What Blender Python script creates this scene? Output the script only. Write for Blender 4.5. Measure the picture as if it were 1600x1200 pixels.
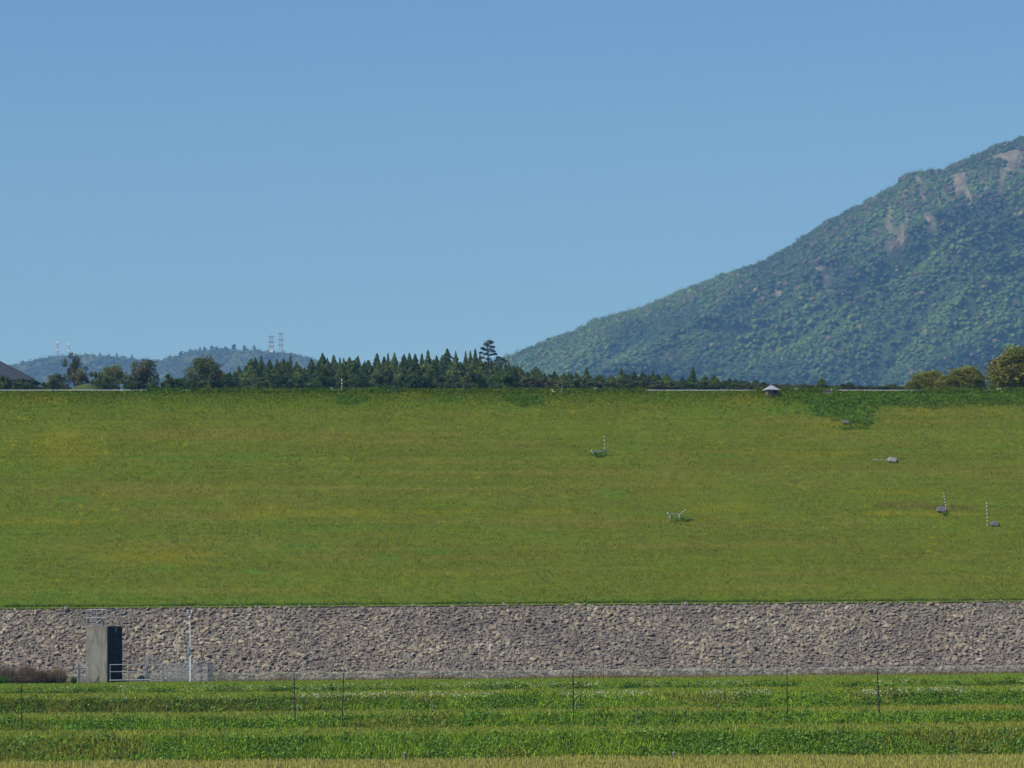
import bpy, bmesh, math, random
import numpy as np
from mathutils import Vector, Matrix, Quaternion
random.seed(7); rng = np.random.default_rng(11)
for o in list(bpy.data.objects): bpy.data.objects.remove(o)
S = bpy.context.scene; C = S.collection; R = math.radians

# ------------------------------------------------------------ camera
F = 5692.0                                  # focal length in pixels of a 1600 px wide frame
TH = math.atan(420.0/F); RO = R(0.5)
fw = Vector((0, math.cos(TH), math.sin(TH)))
r0 = Vector((1,0,0)); u0 = Vector((0, -math.sin(TH), math.cos(TH)))
rt = r0*math.cos(RO) - u0*math.sin(RO); up = u0*math.cos(RO) + r0*math.sin(RO)
cam = bpy.data.cameras.new('camera'); co = bpy.data.objects.new('camera', cam); C.objects.link(co)
co.matrix_world = Matrix((( rt.x, up.x, -fw.x, 0),(rt.y, up.y, -fw.y, 0),(rt.z, up.z, -fw.z, 0),(0,0,0,1)))
cam.sensor_width = 36; cam.lens = 36*F/1600; cam.clip_start = 1; cam.clip_end = 40000
S.camera = co

def ray(px, py):
    d = fw + rt*((px-800)/F) - up*((py-600)/F)
    return d
def W(px, py, Y):
    d = ray(px, py); return d*(Y/d.y)
def proj(P):                                # numpy world -> pixel
    P = np.asarray(P, float)
    a = P@np.array(fw); return 800+F*(P@np.array(rt))/a, 600-F*(P@np.array(up))/a

# ------------------------------------------------------------ light
SUN_EL, SUN_AZ = R(48), R(-124)             # azimuth of the sun measured from +Y, clockwise
sd = Vector((math.sin(SUN_AZ)*math.cos(SUN_EL), math.cos(SUN_AZ)*math.cos(SUN_EL), math.sin(SUN_EL)))
w = bpy.data.worlds.new('World'); S.world = w; w.use_nodes = True
nt = w.node_tree; bg = nt.nodes['Background']
sky = nt.nodes.new('ShaderNodeTexSky'); sky.sky_type = 'NISHITA'; sky.sun_disc = False
sky.sun_elevation = SUN_EL; sky.sun_rotation = SUN_AZ
sky.air_density = 0.8; sky.dust_density = 0.3; sky.ozone_density = 4.0
tint = nt.nodes.new('ShaderNodeMix'); tint.data_type = 'RGBA'; tint.blend_type = 'MULTIPLY'; tint.inputs[0].default_value = 1
tint.inputs[7].default_value = (0.60, 0.90, 1.29, 1); nt.links.new(sky.outputs[0], tint.inputs[6])
nt.links.new(tint.outputs[2], bg.inputs[0]); bg.inputs[1].default_value = 0.09
sl = bpy.data.lights.new('sun', 'SUN'); so = bpy.data.objects.new('sun', sl); C.objects.link(so)
sl.energy = 4.7; sl.angle = R(0.5); sl.color = (1, 0.95, 0.87)
so.rotation_euler = (-sd).to_track_quat('-Z', 'Y').to_euler()
S.view_settings.view_transform = 'Standard'; S.view_settings.look = 'None'
S.view_settings.exposure = 0.1; S.view_settings.gamma = 1
S.render.engine = 'CYCLES'

# ------------------------------------------------------------ helpers
def tag(o, label=None, cat=None, group=None, kind=None):
    if label: o['label'] = label
    if cat: o['category'] = cat
    if group: o['group'] = group
    if kind: o['kind'] = kind
    return o
def empty(name, loc, label, cat, group=None, rz=0):
    o = bpy.data.objects.new(name, None); C.objects.link(o); o.location = loc; o.rotation_euler.z = rz
    return tag(o, label, cat, group)
def link(name, me, parent=None, mat=None):
    o = bpy.data.objects.new(name, me); C.objects.link(o)
    if parent: o.parent = parent
    if mat: me.materials.append(mat)
    return o
def npmesh(name, V, Fc, col=None, smooth=False):
    V = np.ascontiguousarray(V, dtype=np.float32); Fc = np.ascontiguousarray(Fc, dtype=np.int32)
    me = bpy.data.meshes.new(name); n, k = Fc.shape
    me.vertices.add(len(V)); me.vertices.foreach_set('co', V.ravel())
    me.loops.add(n*k); me.loops.foreach_set('vertex_index', Fc.ravel())
    me.polygons.add(n); me.polygons.foreach_set('loop_start', np.arange(0, n*k, k, dtype=np.int32))
    me.polygons.foreach_set('use_smooth', np.full(n, smooth))
    me.update(calc_edges=True)
    if col is not None:
        a = me.color_attributes.new('col', 'FLOAT_COLOR', 'POINT')
        c = np.ones((len(V), 4), np.float32); c[:, :col.shape[1]] = col
        a.data.foreach_set('color', c.ravel())
    return me
def noise2(x, y, seed=0):
    x = np.asarray(x, float); y = np.asarray(y, float)
    xi = np.floor(x).astype(np.int64); yi = np.floor(y).astype(np.int64); fx = x-xi; fy = y-yi
    fx = fx*fx*(3-2*fx); fy = fy*fy*(3-2*fy)
    def h(a, b):
        v = (a*374761393 + b*668265263 + seed*1442695041) & 0xffffffff
        v = ((v ^ (v >> 13))*1274126177) & 0xffffffff
        return ((v ^ (v >> 16)) & 0xffff)/65535.0
    return (h(xi,yi)*(1-fx)+h(xi+1,yi)*fx)*(1-fy)+(h(xi,yi+1)*(1-fx)+h(xi+1,yi+1)*fx)*fy
def fbm(x, y, seed=0, o=4):
    s = 0; a = 0.5; t = 0
    for i in range(o):
        s = s+a*noise2(np.asarray(x)*2**i, np.asarray(y)*2**i, seed+i*17); t += a; a *= .5
    return s/t
def grid_faces(nx, ny):
    i = np.arange(nx-1)[None, :]; j = np.arange(ny-1)[:, None]
    a = j*nx+i
    return np.stack([a, a+1, a+nx+1, a+nx], -1).reshape(-1, 4)
# -------- shapes in bmesh
class MB:
    def __init__(s): s.bm = bmesh.new()
    def box(s, c, d, rot=None, bev=0):
        m = Matrix.Translation(c) @ (rot.to_matrix().to_4x4() if rot else Matrix()) @ Matrix.Diagonal((d[0], d[1], d[2], 1))
        r = bmesh.ops.create_cube(s.bm, size=1, matrix=m)
        if bev:
            e = list({e for v in r['verts'] for e in v.link_edges})
            bmesh.ops.bevel(s.bm, geom=e, offset=bev, segments=2, affect='EDGES')
        return s
    def tube(s, a, b, r, r2=None, n=8):
        a = Vector(a); b = Vector(b); d = b-a
        q = d.to_track_quat('Z', 'Y').to_matrix().to_4x4()
        bmesh.ops.create_cone(s.bm, cap_ends=True, segments=n, radius1=r, radius2=r if r2 is None else r2, depth=d.length,
                              matrix=Matrix.Translation((a+b)/2) @ q)
        return s
    def ball(s, c, r, sc=(1,1,1), n=1):
        bmesh.ops.create_icosphere(s.bm, subdivisions=n, radius=r, matrix=Matrix.Translation(c) @ Matrix.Diagonal((*sc, 1)))
        return s
    def poly(s, vs, fs):
        v = [s.bm.verts.new(x) for x in vs]
        for f in fs: s.bm.faces.new([v[i] for i in f])
        return s
    def build(s, name, mat, parent=None):
        me = bpy.data.meshes.new(name); bmesh.ops.recalc_face_normals(s.bm, faces=s.bm.faces)
        s.bm.to_mesh(me); s.bm.free(); return link(name, me, parent, mat)

# ------------------------------------------------------------ materials
def mat(name, rough=0.8):
    m = bpy.data.materials.new(name); m.use_nodes = True; b = m.node_tree.nodes['Principled BSDF']
    b.inputs['Roughness'].default_value = rough
    b.inputs['Specular IOR Level'].default_value = 0.25
    return m, m.node_tree, b
def N(nt, t, **kw):
    n = nt.nodes.new(t)
    for k, v in kw.items(): setattr(n, k, v)
    return n
def noise_node(nt, scale, detail=4, vec=None, rough=.6):
    n = N(nt, 'ShaderNodeTexNoise'); n.inputs['Scale'].default_value = scale
    n.inputs['Detail'].default_value = detail; n.inputs['Roughness'].default_value = rough
    if vec is not None: nt.links.new(vec, n.inputs['Vector'])
    return n.outputs['Fac']
def ramp(nt, fac, stops):
    n = N(nt, 'ShaderNodeValToRGB'); e = n.color_ramp.elements
    while len(e) < len(stops): e.new(0.5)
    for i, (p, c) in enumerate(stops): e[i].position = p; e[i].color = (*c, 1) if len(c) == 3 else c
    nt.links.new(fac, n.inputs['Fac']); return n.outputs['Color']
def mixc(nt, fac, a, b, mode='MIX'):
    n = N(nt, 'ShaderNodeMix', data_type='RGBA', blend_type=mode)
    for s, v in ((0, fac), (6, a), (7, b)):
        if isinstance(v, (int, float)): n.inputs[s].default_value = v
        elif isinstance(v, tuple): n.inputs[s].default_value = (*v, 1)
        else: nt.links.new(v, n.inputs[s])
    return n.outputs[2]
def bump(nt, b, h, strength=.5, dist=.05):
    n = N(nt, 'ShaderNodeBump'); n.inputs['Strength'].default_value = strength; n.inputs['Distance'].default_value = dist
    nt.links.new(h, n.inputs['Height']); nt.links.new(n.outputs[0], b.inputs['Normal'])
def pos(nt, sc=(1,1,1), obj=False):
    g = N(nt, 'ShaderNodeTexCoord').outputs['Object'] if obj else N(nt, 'ShaderNodeNewGeometry').outputs['Position']
    m = N(nt, 'ShaderNodeMapping'); m.inputs['Scale'].default_value = sc
    nt.links.new(g, m.inputs['Vector']); return m.outputs[0]
def attr_mat(name, rough=.85, vary=.25, nscale=3.0, objrand=0.0, bmp=0, bscale=6):
    """colour attribute with procedural mottling on top"""
    m, t, b = mat(name, rough); b.inputs['Specular IOR Level'].default_value = .04
    a = N(t, 'ShaderNodeAttribute', attribute_name='col').outputs['Color']
    f = noise_node(t, nscale, 5, pos(t))
    k = ramp(t, f, [(.3, (1-vary,)*3), (.7, (1+vary,)*3)])
    c = mixc(t, 1.0, a, k, 'MULTIPLY')
    if objrand:
        oi = N(t, 'ShaderNodeObjectInfo').outputs['Random']
        k2 = ramp(t, oi, [(0, (1-objrand, 1-objrand*.8, 1-objrand*.6)), (.5, (1, 1, 1)), (1, (1+objrand*1.1, 1+objrand, 1))])
        c = mixc(t, 1.0, c, k2, 'MULTIPLY')
    t.links.new(c, b.inputs['Base Color'])
    if bmp: bump(t, b, noise_node(t, bscale, 6, pos(t)), bmp, .1)
    return m
def simple(name, c1, c2, scale=2, rough=.7, metal=0, bmp=0, sc=(1,1,1)):
    m, t, b = mat(name, rough); f = noise_node(t, scale, 6, pos(t, sc))
    t.links.new(ramp(t, f, [(.3, c1), (.7, c2)]), b.inputs['Base Color']); b.inputs['Metallic'].default_value = metal
    if bmp: bump(t, b, f, bmp, .02)
    return m
def leaf_mat(name, rough=.75):
    m, t, b = mat(name, rough); b.inputs['Specular IOR Level'].default_value = .04
    a = N(t, 'ShaderNodeAttribute', attribute_name='col').outputs['Color']
    oi = N(t, 'ShaderNodeObjectInfo').outputs['Random']
    k2 = ramp(t, oi, [(0, (.8, .85, .9)), (.5, (1, 1, 1)), (1, (1.28, 1.24, 1.05))])
    c = mixc(t, 1.0, a, k2, 'MULTIPLY'); t.links.new(c, b.inputs['Base Color'])
    tr = N(t, 'ShaderNodeBsdfTranslucent'); t.links.new(c, tr.inputs[0])
    mx = N(t, 'ShaderNodeMixShader'); mx.inputs[0].default_value = .25
    t.links.new(b.outputs[0], mx.inputs[1]); t.links.new(tr.outputs[0], mx.inputs[2])
    t.links.new(mx.outputs[0], t.nodes['Material Output'].inputs['Surface'])
    return m
M_leaf = leaf_mat('foliage'); M_blade = leaf_mat('grass_blades')
M_bark = simple('bark', (.05,.035,.025), (.12,.09,.065), 5, .9)
M_turf = attr_mat('dam_turf', .9, .22, 1.3, bmp=.5, bscale=5)
M_field = attr_mat('field_soil', .9, .3, 2.5, bmp=.5, bscale=4)
M_mtn = attr_mat('mountain_ground', .95, .45, .22, bmp=1.0, bscale=.4)
M_canopy = attr_mat('forest_canopy', .9, .15, .5)
def masonry():
    m, t, b = mat('toe_masonry', .95); v = N(t, 'ShaderNodeTexVoronoi'); v.inputs['Scale'].default_value = 4.2; t.links.new(pos(t, (1,1,1.5)), v.inputs['Vector'])
    c = ramp(t, v.outputs['Color'], [(.1, (.15,.145,.115)), (.5, (.24,.235,.19)), (.9, (.33,.32,.26))])
    k = ramp(t, v.outputs['Distance'], [(.35, (1,1,1)), (.75, (.5,.5,.47))]); k2 = ramp(t, noise_node(t, .5, 4, pos(t)), [(.35, (.8,.82,.76)), (.65, (1.12,1.1,1.08))])
    t.links.new(mixc(t, 1.0, mixc(t, 1.0, c, k, 'MULTIPLY'), k2, 'MULTIPLY'), b.inputs['Base Color']); bump(t, b, v.outputs['Distance'], .8, .06); return m
M_gravel = masonry()
M_conc = None
M_steel = simple('galvanised_steel', (.28,.3,.33), (.42,.44,.47), 8, .5, .6)
M_wire = simple('galvanised_wire', (.15,.17,.19), (.24,.26,.28), 8, .7)
M_white = simple('white_paint', (.62,.63,.65), (.78,.78,.78), 5, .5)
M_dark = simple('rusty_dark_steel', (.018,.014,.016), (.05,.035,.028), 9, .7, .2)
M_wood = simple('weathered_wood', (.10,.085,.07), (.19,.17,.15), 12, .9, sc=(1,1,.2))
M_grey = simple('grey_concrete_block', (.14,.13,.145), (.28,.265,.28), 10, .85, bmp=.3)
M_black = simple('shaded_side_black', (.012,.012,.013), (.026,.025,.025), 3, .85, 0, sc=(1,1,.3))  # near-black colour standing in for shade on the tower's right hand face
M_roof = simple('slate_roof', (.024,.034,.05), (.042,.054,.074), 6, .9, sc=(1,1,4))
M_wall = simple('plaster_wall', (.35,.32,.29), (.48,.45,.42), 3, .8)
M_brown = simple('brown_hut_wall', (.12,.085,.075), (.19,.145,.13), 5, .85)
M_zinc = simple('zinc_roof', (.30,.32,.36), (.42,.44,.49), 4, .6, .2)
M_red = simple('red_paint', (.35,.05,.04), (.45,.09,.07), 5, .5)
def conc():
    m, t, b = mat('stained_concrete', .9)
    f = noise_node(t, 2.2, 9, pos(t, (1,1,.3)), .7); g = noise_node(t, 14, 5, pos(t))
    base = ramp(t, f, [(.28, (.085,.085,.07)), (.5, (.17,.17,.142)), (.72, (.25,.25,.215))])
    sep = N(t, 'ShaderNodeSeparateXYZ'); t.links.new(N(t, 'ShaderNodeTexCoord').outputs['Object'], sep.inputs[0])
    # rusty run-off below the cap and damp moss at the foot: marks with their own outline
    add = N(t, 'ShaderNodeMath', operation='MULTIPLY_ADD'); t.links.new(g, add.inputs[0]); add.inputs[1].default_value = 1.2
    t.links.new(sep.outputs[2], add.inputs[2])
    top = ramp(t, add.outputs[0], [(.0, (0,0,0)), (1, (0,0,0))])
    mp = N(t, 'ShaderNodeMapRange'); t.links.new(add.outputs[0], mp.inputs[0])
    mp.inputs[1].default_value = 4.6; mp.inputs[2].default_value = 5.4
    c = mixc(t, mp.outputs[0], base, (.15,.115,.085))
    mp2 = N(t, 'ShaderNodeMapRange'); t.links.new(add.outputs[0], mp2.inputs[0])
    mp2.inputs[1].default_value = 1.2; mp2.inputs[2].default_value = .5
    c = mixc(t, mp2.outputs[0], c, (.13,.13,.085))
    k = ramp(t, g, [(.3, (.88,)*3), (.7, (1.1,)*3)])
    t.links.new(mixc(t, 1.0, c, k, 'MULTIPLY'), b.inputs['Base Color']); bump(t, b, g, .4, .02)
    return m
M_conc = conc()
def stone_mat():
    m, t, b = mat('riprap_stone', .9)
    a = N(t, 'ShaderNodeAttribute', attribute_name='col').outputs['Fac']
    oi = N(t, 'ShaderNodeObjectInfo').outputs['Random']
    ad = N(t, 'ShaderNodeMath', operation='ADD'); t.links.new(a, ad.inputs[0]); t.links.new(oi, ad.inputs[1])
    fr = N(t, 'ShaderNodeMath', operation='FRACT'); t.links.new(ad.outputs[0], fr.inputs[0])
    lo = noise_node(t, .16, 3, pos(t)); 
    m1 = N(t, 'ShaderNodeMath', operation='MULTIPLY_ADD'); t.links.new(lo, m1.inputs[0]); m1.inputs[1].default_value = 1.6; m1.inputs[2].default_value = -.8
    m2 = N(t, 'ShaderNodeMath', operation='MULTIPLY_ADD'); t.links.new(fr.outputs[0], m2.inputs[0]); m2.inputs[1].default_value = .8
    m3 = N(t, 'ShaderNodeMath', operation='ADD'); t.links.new(m1.outputs[0], m3.inputs[0]); m3.inputs[1].default_value = .1; t.links.new(m3.outputs[0], m2.inputs[2])
    c = ramp(t, m2.outputs[0], [(.02, (.145,.12,.105)), (.28, (.185,.16,.13)), (.5, (.20,.185,.145)), (.7, (.24,.21,.155)), (.86, (.29,.235,.15)), (.98, (.33,.305,.245))])
    k = ramp(t, noise_node(t, 7, 5, pos(t)), [(.3, (.75,)*3), (.7, (1.2,)*3)])
    t.links.new(mixc(t, 1.0, c, k, 'MULTIPLY'), b.inputs['Base Color'])
    bump(t, b, noise_node(t, 14, 6, pos(t)), .5, .04)
    return m
M_stone = stone_mat()

# ------------------------------------------------------------ field terraces
YTOE = 306.0
def slope_at(py): d = ray(800, py); return d.z/d.y
prof = []                                     # (Y, z, zone)  zones: 0 wheat 1 bank 2 tread 3 flowery bank
Y, z = 150.0, 150.0*slope_at(1200)
prof += [(-60, z-.4), (60, z-.2), (Y, z)]
def tread(py, drift=0.0):
    global Y, z
    Y = z/slope_at(py); z += drift; Y = z/slope_at(py); prof.append((Y, z))
def bank(py, run):
    global Y, z
    Y += run; z = Y*slope_at(py); prof.append((Y, z))
edges = []
tread(1187); edges.append(Y); bank(1151, 1.7); edges.append(Y)
tread(1140); edges.append(Y); bank(1121, 1.2); edges.append(Y)
tread(1111); edges.append(Y); bank(1088, 1.3); edges.append(Y)
tread(1079); edges.append(Y); bank(1073, .6); edges.append(Y)
YF, ZF = Y, z
prof += [(YTOE-8, (YTOE)*slope_at(1061)), (YTOE+4, YTOE*slope_at(1060)), (YTOE+60, YTOE*slope_at(1060)-.5)]
PY = np.array([p[0] for p in prof]); PZ = np.array([p[1] for p in prof])
def wob(x): return (noise2(np.asarray(x)/9.0, 3.3, 5)-.5)*1.9+(noise2(np.asarray(x)/1.7, 8.3, 6)-.5)*.45
def field_z(x, y):
    y2 = y-wob(x)*np.clip((y-140)/15, 0, 1)
    zz = np.interp(y2, PY, PZ)
    return zz+(fbm(np.asarray(x)/3.0, np.asarray(y)/5.0, 9)-.5)*.16
G_wheat = (.225,.20,.062); G_bank = (.072,.145,.022); G_tread = (.135,.165,.034); G_bank3 = (.085,.14,.024); G_far = (.125,.175,.028); G_dry = (.17,.135,.075)
def zone(x, y):
    y2 = np.asarray(y)-wob(x)
    e = edges; zc = np.zeros(np.shape(y2), int)
    for i, b in enumerate(e): zc = np.where(y2 > b, i+1, zc)
    return zc                                  # 0 wheat,1 bank,2 tread,3 bank,4 tread,5 bank,6 tread,7 bank,8 tread
ZC = np.array([G_wheat, G_bank, G_tread, G_bank, G_tread, G_bank3, G_far, G_bank3, G_far])
xs = np.arange(-110, 110.1, .5)
ys = np.unique(np.concatenate([np.linspace(-60, 145, 25), np.arange(145, 232, .35), np.arange(232, 330, 1.2), [345]]))
X, YY = np.meshgrid(xs, ys); Z = field_z(X, YY)
col = ZC[zone(X, YY)].reshape(-1, 3)*.95
dry = np.clip((YY.ravel()+X.ravel()*0-(YTOE-6))/3, 0, 1)[:, None]
col = col*(1-dry)+np.array(G_dry)*.8*dry
me = npmesh('field', np.stack([X.ravel(), YY.ravel(), Z.ravel()], -1), grid_faces(len(xs), len(ys)), col, True)
tag(link('field', me, None, M_field), kind='structure')

# ------------------------------------------------------------ dam, in its own axes (u along, s across), yawed a little
DY = R(7.0); dux, duy = math.cos(DY), math.sin(DY)
zt = YTOE*slope_at(1060)                      # toe level
def dam_xy(u, s): return u*dux-s*duy, YTOE+u*duy+s*dux
def dam_pt(s_guess, py):                      # height at offset s on the centre line for a picture row
    x, y = dam_xy(0, s_guess); return y*slope_at(py)
s_w1 = .35; z_w1 = dam_pt(s_w1, 1047.5)          # low masonry wall
s_rt = 12.4; z_rt = dam_pt(s_rt, 943)          # top of stones
s_b = s_rt+.9
s_c = 71.0; z_c = dam_pt(s_c, 611)
DS = np.array([-.6, 0, s_w1, s_w1+.35, s_rt, s_b, 30.2, 31.0, 51.0, 51.9, s_c, s_c+8, s_c+16])
zb = lambda s: z_rt+.02+(z_c-z_rt)*(s-s_b)/(s_c-s_b)
DZ = np.array([zt-.6, zt-.15, z_w1, z_w1+.02, z_rt, z_rt+.05, zb(30.2)+.1, zb(31.0)-.12, zb(51)+.1, zb(51.9)-.12, z_c, z_c+.02, z_c-8])
def dam_z(s): return np.interp(s, DS, DZ)
def dam_P(u, s, dz=0.0):
    x, y = dam_xy(u, s); return np.stack([x, y, dam_z(s)+dz], -1)
def hit_dam(px, py):                          # where a line of sight meets the dam face
    d = ray(px, py); lo, hi = YTOE-20, YTOE+120
    best = None
    for k in range(4000):
        yy = lo+(hi-lo)*k/4000; p = d*(yy/d.y)
        s = -p.x*duy+(p.y-YTOE)*dux; u = p.x*dux+(p.y-YTOE)*duy
        if s > 0 and p.z <= float(dam_z(s)): return u, s
    return u, s_c
# grass body of the dam
us = np.arange(-80, 100.1, .3); ss = np.concatenate([np.arange(s_rt-.3, s_c+.01, .3), [s_c+2, s_c+5, s_c+8, s_c+16]])
U, SS = np.meshgrid(us, ss); P = dam_P(U, SS)
P[..., 2] += (fbm(U/2.5, SS/2.0, 21)-.5)*.12*np.clip((SS-s_rt)/1.5, 0, 1)
dpx, dpy = proj(P.reshape(-1, 3)); 
def turf_col(px, py, u, s):
    """real plant patches, laid where the picture has them"""
    base = np.array((.115,.135,.030)); c = np.tile(base, (len(px), 1))
    n1 = fbm(u/9, s/3.2, 31)[:, None]; n2 = fbm(u/2.2, s/.9, 37)[:, None]; n3 = fbm(u/25, s/1.5, 41)[:, None]
    brown = np.array((.155,.140,.048)); green = np.array((.085,.145,.024)); yellow = np.array((.215,.19,.02)); dark = np.array((.075,.14,.025))
    c = c*(.9+.2*n1)
    def m(a, b, x): return np.clip((x-a)/(b-a), 0, 1)
    c = c+(brown-c)*m(.5, .72, n3)*.6; c = c+(green-c)*m(.48, .7, n1)*.4; c = c*(1+.22*(fbm(u/60, s/.5, 43)[:, None]-.5))
    # greener left side and lower edge
    c = c+(green-c)*(m(250, -100, px)*.35)[:, None]
    c = c+(green-c)*(m(918, 942, py)*.5)[:, None]
    c = c+(np.array((.10,.15,.02))-c)*(m(650, 612, py)*.7)[:, None]
    def ell(x, y, a, b, colr, k, soft=.5):
        nonlocal c
        d = np.sqrt(((px-x)/a)**2+((py-y)/b)**2)+(n2[:, 0]-.5)*1.0
        c = c+(colr-c)*(np.clip((1-d)/soft, 0, 1)*k)[:, None]
    g2 = np.array((.075,.15,.03))
    for e in ((960,772,32,8),(110,780,38,6),(470,853,55,8),(605,871,35,7),(250,888,40,8),(85,928,42,8),(395,893,25,5),(1130,713,60,4),(330,714,160,3),(1420,705,40,4),(680,862,40,5)): ell(*e, g2, .6)
    for e in ((545,628,30,9),(600,612,40,6),(800,622,25,10),(825,626,30,10),(255,612,50,8),(505,613,40,6),(700,625,30,6)): ell(*e, dark, .8)
    for e in ((1310,640,80,20),(1330,622,110,12),(1450,622,120,12),(1560,622,90,9),(1345,658,38,7),(1220,640,35,8)): ell(*e, dark, .8)
    for e in ((1440,803,120,4),(1380,801,60,4),(1440,802,110,6),(1410,770,80,5),(1270,710,100,7),(430,800,80,10),(560,800,80,8),(100,700,90,50),(60,625,60,15),(1310,665,70,9),(1160,625,50,12),(640,618,40,6),(250,870,120,20),(1120,795,90,10),(700,800,80,6),(860,800,60,6),(60,815,90,8)): ell(*e, yellow, .42, 1.0)
    for e in ((1420,790,60,7),(1480,793,60,4)): ell(*e, np.array((.11,.085,.045)), .7)
    sp = (noise2(u*2.6, s*1.6, 55) > .88)[:, None]*m(.5, .7, fbm(u/14, s/5, 61)[:, None]); c = c+(yellow-c)*sp*.8
    return c*.78*np.array([1.13, 1.22, .62])
col = turf_col(dpx, dpy, U.ravel(), SS.ravel())
me = npmesh('dam_slope', P.reshape(-1, 3), grid_faces(len(us), len(ss)), col, True)
dam = link('dam_slope', me, None, M_turf); tag(dam, kind='structure')
# bedding below the stones and the low masonry wall at the toe
us2 = np.arange(-90, 90.1, 1.0); ss2 = np.array([s_w1+.05, s_w1+.35, 3, 6, 9, s_rt, s_rt+.5])
U2, S2 = np.meshgrid(us2, ss2); P2 = dam_P(U2, S2, -.12)
M_bed = simple('rock_bedding', (.09,.08,.07), (.17,.15,.13), 4, .95)
tag(link('rock_bedding', npmesh('rock_bedding', P2.reshape(-1, 3), grid_faces(len(us2), len(ss2))), None, M_bed), kind='structure')
us3 = np.arange(-90, 90.1, .25); sec = [(-.15, zt-.7), (0.0, zt-.05), (.18, z_w1-.12), (.3, z_w1), (.75, z_w1+.03), (.8, z_w1-.3)]
V = []
for s_, z_ in sec:
    x, y = dam_xy(us3, s_+(noise2(us3*1.7, s_*9, 71)-.5)*.12); V.append(np.stack([x, y, z_+(noise2(us3*1.3, s_*5, 72)-.5)*.12], -1))
wall = link('toe_wall', npmesh('toe_wall', np.concatenate(V), grid_faces(len(us3), len(sec))), None, M_gravel)
tag(wall, 'low pale grey masonry kerb wall running along the foot of the rock facing', 'retaining wall')

# ------------------------------------------------------------ riprap
def ico(sub):
    bm = bmesh.new(); bmesh.ops.create_icosphere(bm, subdivisions=sub, radius=1)
    v = np.array([x.co[:] for x in bm.verts]); f = np.array([[q.index for q in x.verts] for x in bm.faces]); bm.free(); return v, f
IV, IF = ico(2); IV1, IF1 = ico(1)
def rock_shape():
    v = IV.copy()
    for k in range(11):
        n = rng.normal(size=3); n /= np.linalg.norm(n); h = rng.uniform(.45, .8)
        d = v@n-h; v -= np.clip(d, 0, None)[:, None]*n
    return v*np.array([1.15, .8, .5])
RP = [rock_shape() for _ in range(24)]
def rotm(n, tilt=.3):
    """rotations: free about the slope normal plus a random tilt"""
    a = rng.uniform(0, 2*np.pi, n); b = rng.normal(0, tilt, n); c = rng.normal(0, tilt, n)
    def rx(t): o = np.zeros((len(t),3,3)); o[:,0,0]=1; o[:,1,1]=np.cos(t); o[:,1,2]=-np.sin(t); o[:,2,1]=np.sin(t); o[:,2,2]=np.cos(t); return o
    def rz(t): o = np.zeros((len(t),3,3)); o[:,2,2]=1; o[:,0,0]=np.cos(t); o[:,0,1]=-np.sin(t); o[:,1,0]=np.sin(t); o[:,1,1]=np.cos(t); return o
    def ry(t): o = np.zeros((len(t),3,3)); o[:,1,1]=1; o[:,0,0]=np.cos(t); o[:,0,2]=np.sin(t); o[:,2,0]=-np.sin(t); o[:,2,2]=np.cos(t); return o
    sl_ = rx(np.full(n, math.atan2(z_rt-z_w1, s_rt-s_w1)))
    return sl_@rx(b)@ry(c)@rz(a)
gu = np.arange(-60, 62, .25); gs = np.arange(s_w1+.5, s_rt+.0, .225)
A, B = np.meshgrid(gu, gs); n = A.size
A = A.ravel()+rng.uniform(-.2, .2, n); B = B.ravel()+rng.uniform(-.16, .16, n)
pc = dam_P(A, B, -.06)+np.stack([np.zeros(n), np.zeros(n), rng.uniform(-.06, .08, n)], -1)
sz = rng.gamma(4.0, .038, n).clip(.09, .36)*(1-.3*(B > s_rt-.5)); rm = rotm(n)
pi = rng.integers(0, len(RP), n); RPa = np.array(RP)
V = np.einsum('nij,nkj->nki', rm, RPa[pi]*sz[:, None, None])+pc[:, None, :]
Fc = (IF[None]+(np.arange(n)*len(IV))[:, None, None]).reshape(-1, 3)
cc = np.repeat(rng.uniform(0, 1, n), len(IV))[:, None]*np.ones(3)
tag(link('riprap', npmesh('riprap', V.reshape(-1, 3), Fc, cc), None, M_stone), 'bed of thousands of angular grey brown stones facing the foot of the dam', 'riprap', kind='stuff')
RM = []
for i in range(14):
    me = npmesh('stone', RP[i], IF, np.zeros((len(IV), 3))); me.materials.append(M_stone); RM.append(me)
# the 300 largest stones: objects of their own
cells = [(i, j) for i in range(50) for j in range(6)]
for k, (i, j) in enumerate(cells):
    u = -52+104*(i+random.random())/50; s = s_w1+1.0+(s_rt-1.3)*(j+random.random())/6
    s = min(s, s_rt-.6)
    o = bpy.data.objects.new('riprap_stone', RM[k % 14]); C.objects.link(o)
    p = dam_P(u, s, .03); o.location = p
    m = Matrix(rotm(1, .35)[0].tolist()); r = random.uniform(.30, .40)
    o.rotation_euler = m.to_euler(); o.scale = (r, r, r)
    tag(o, 'large angular stone standing out among the smaller stones of the rock facing', 'stone', 'largest stones of the rock facing')

dam_xy_ = dam_xy
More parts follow.
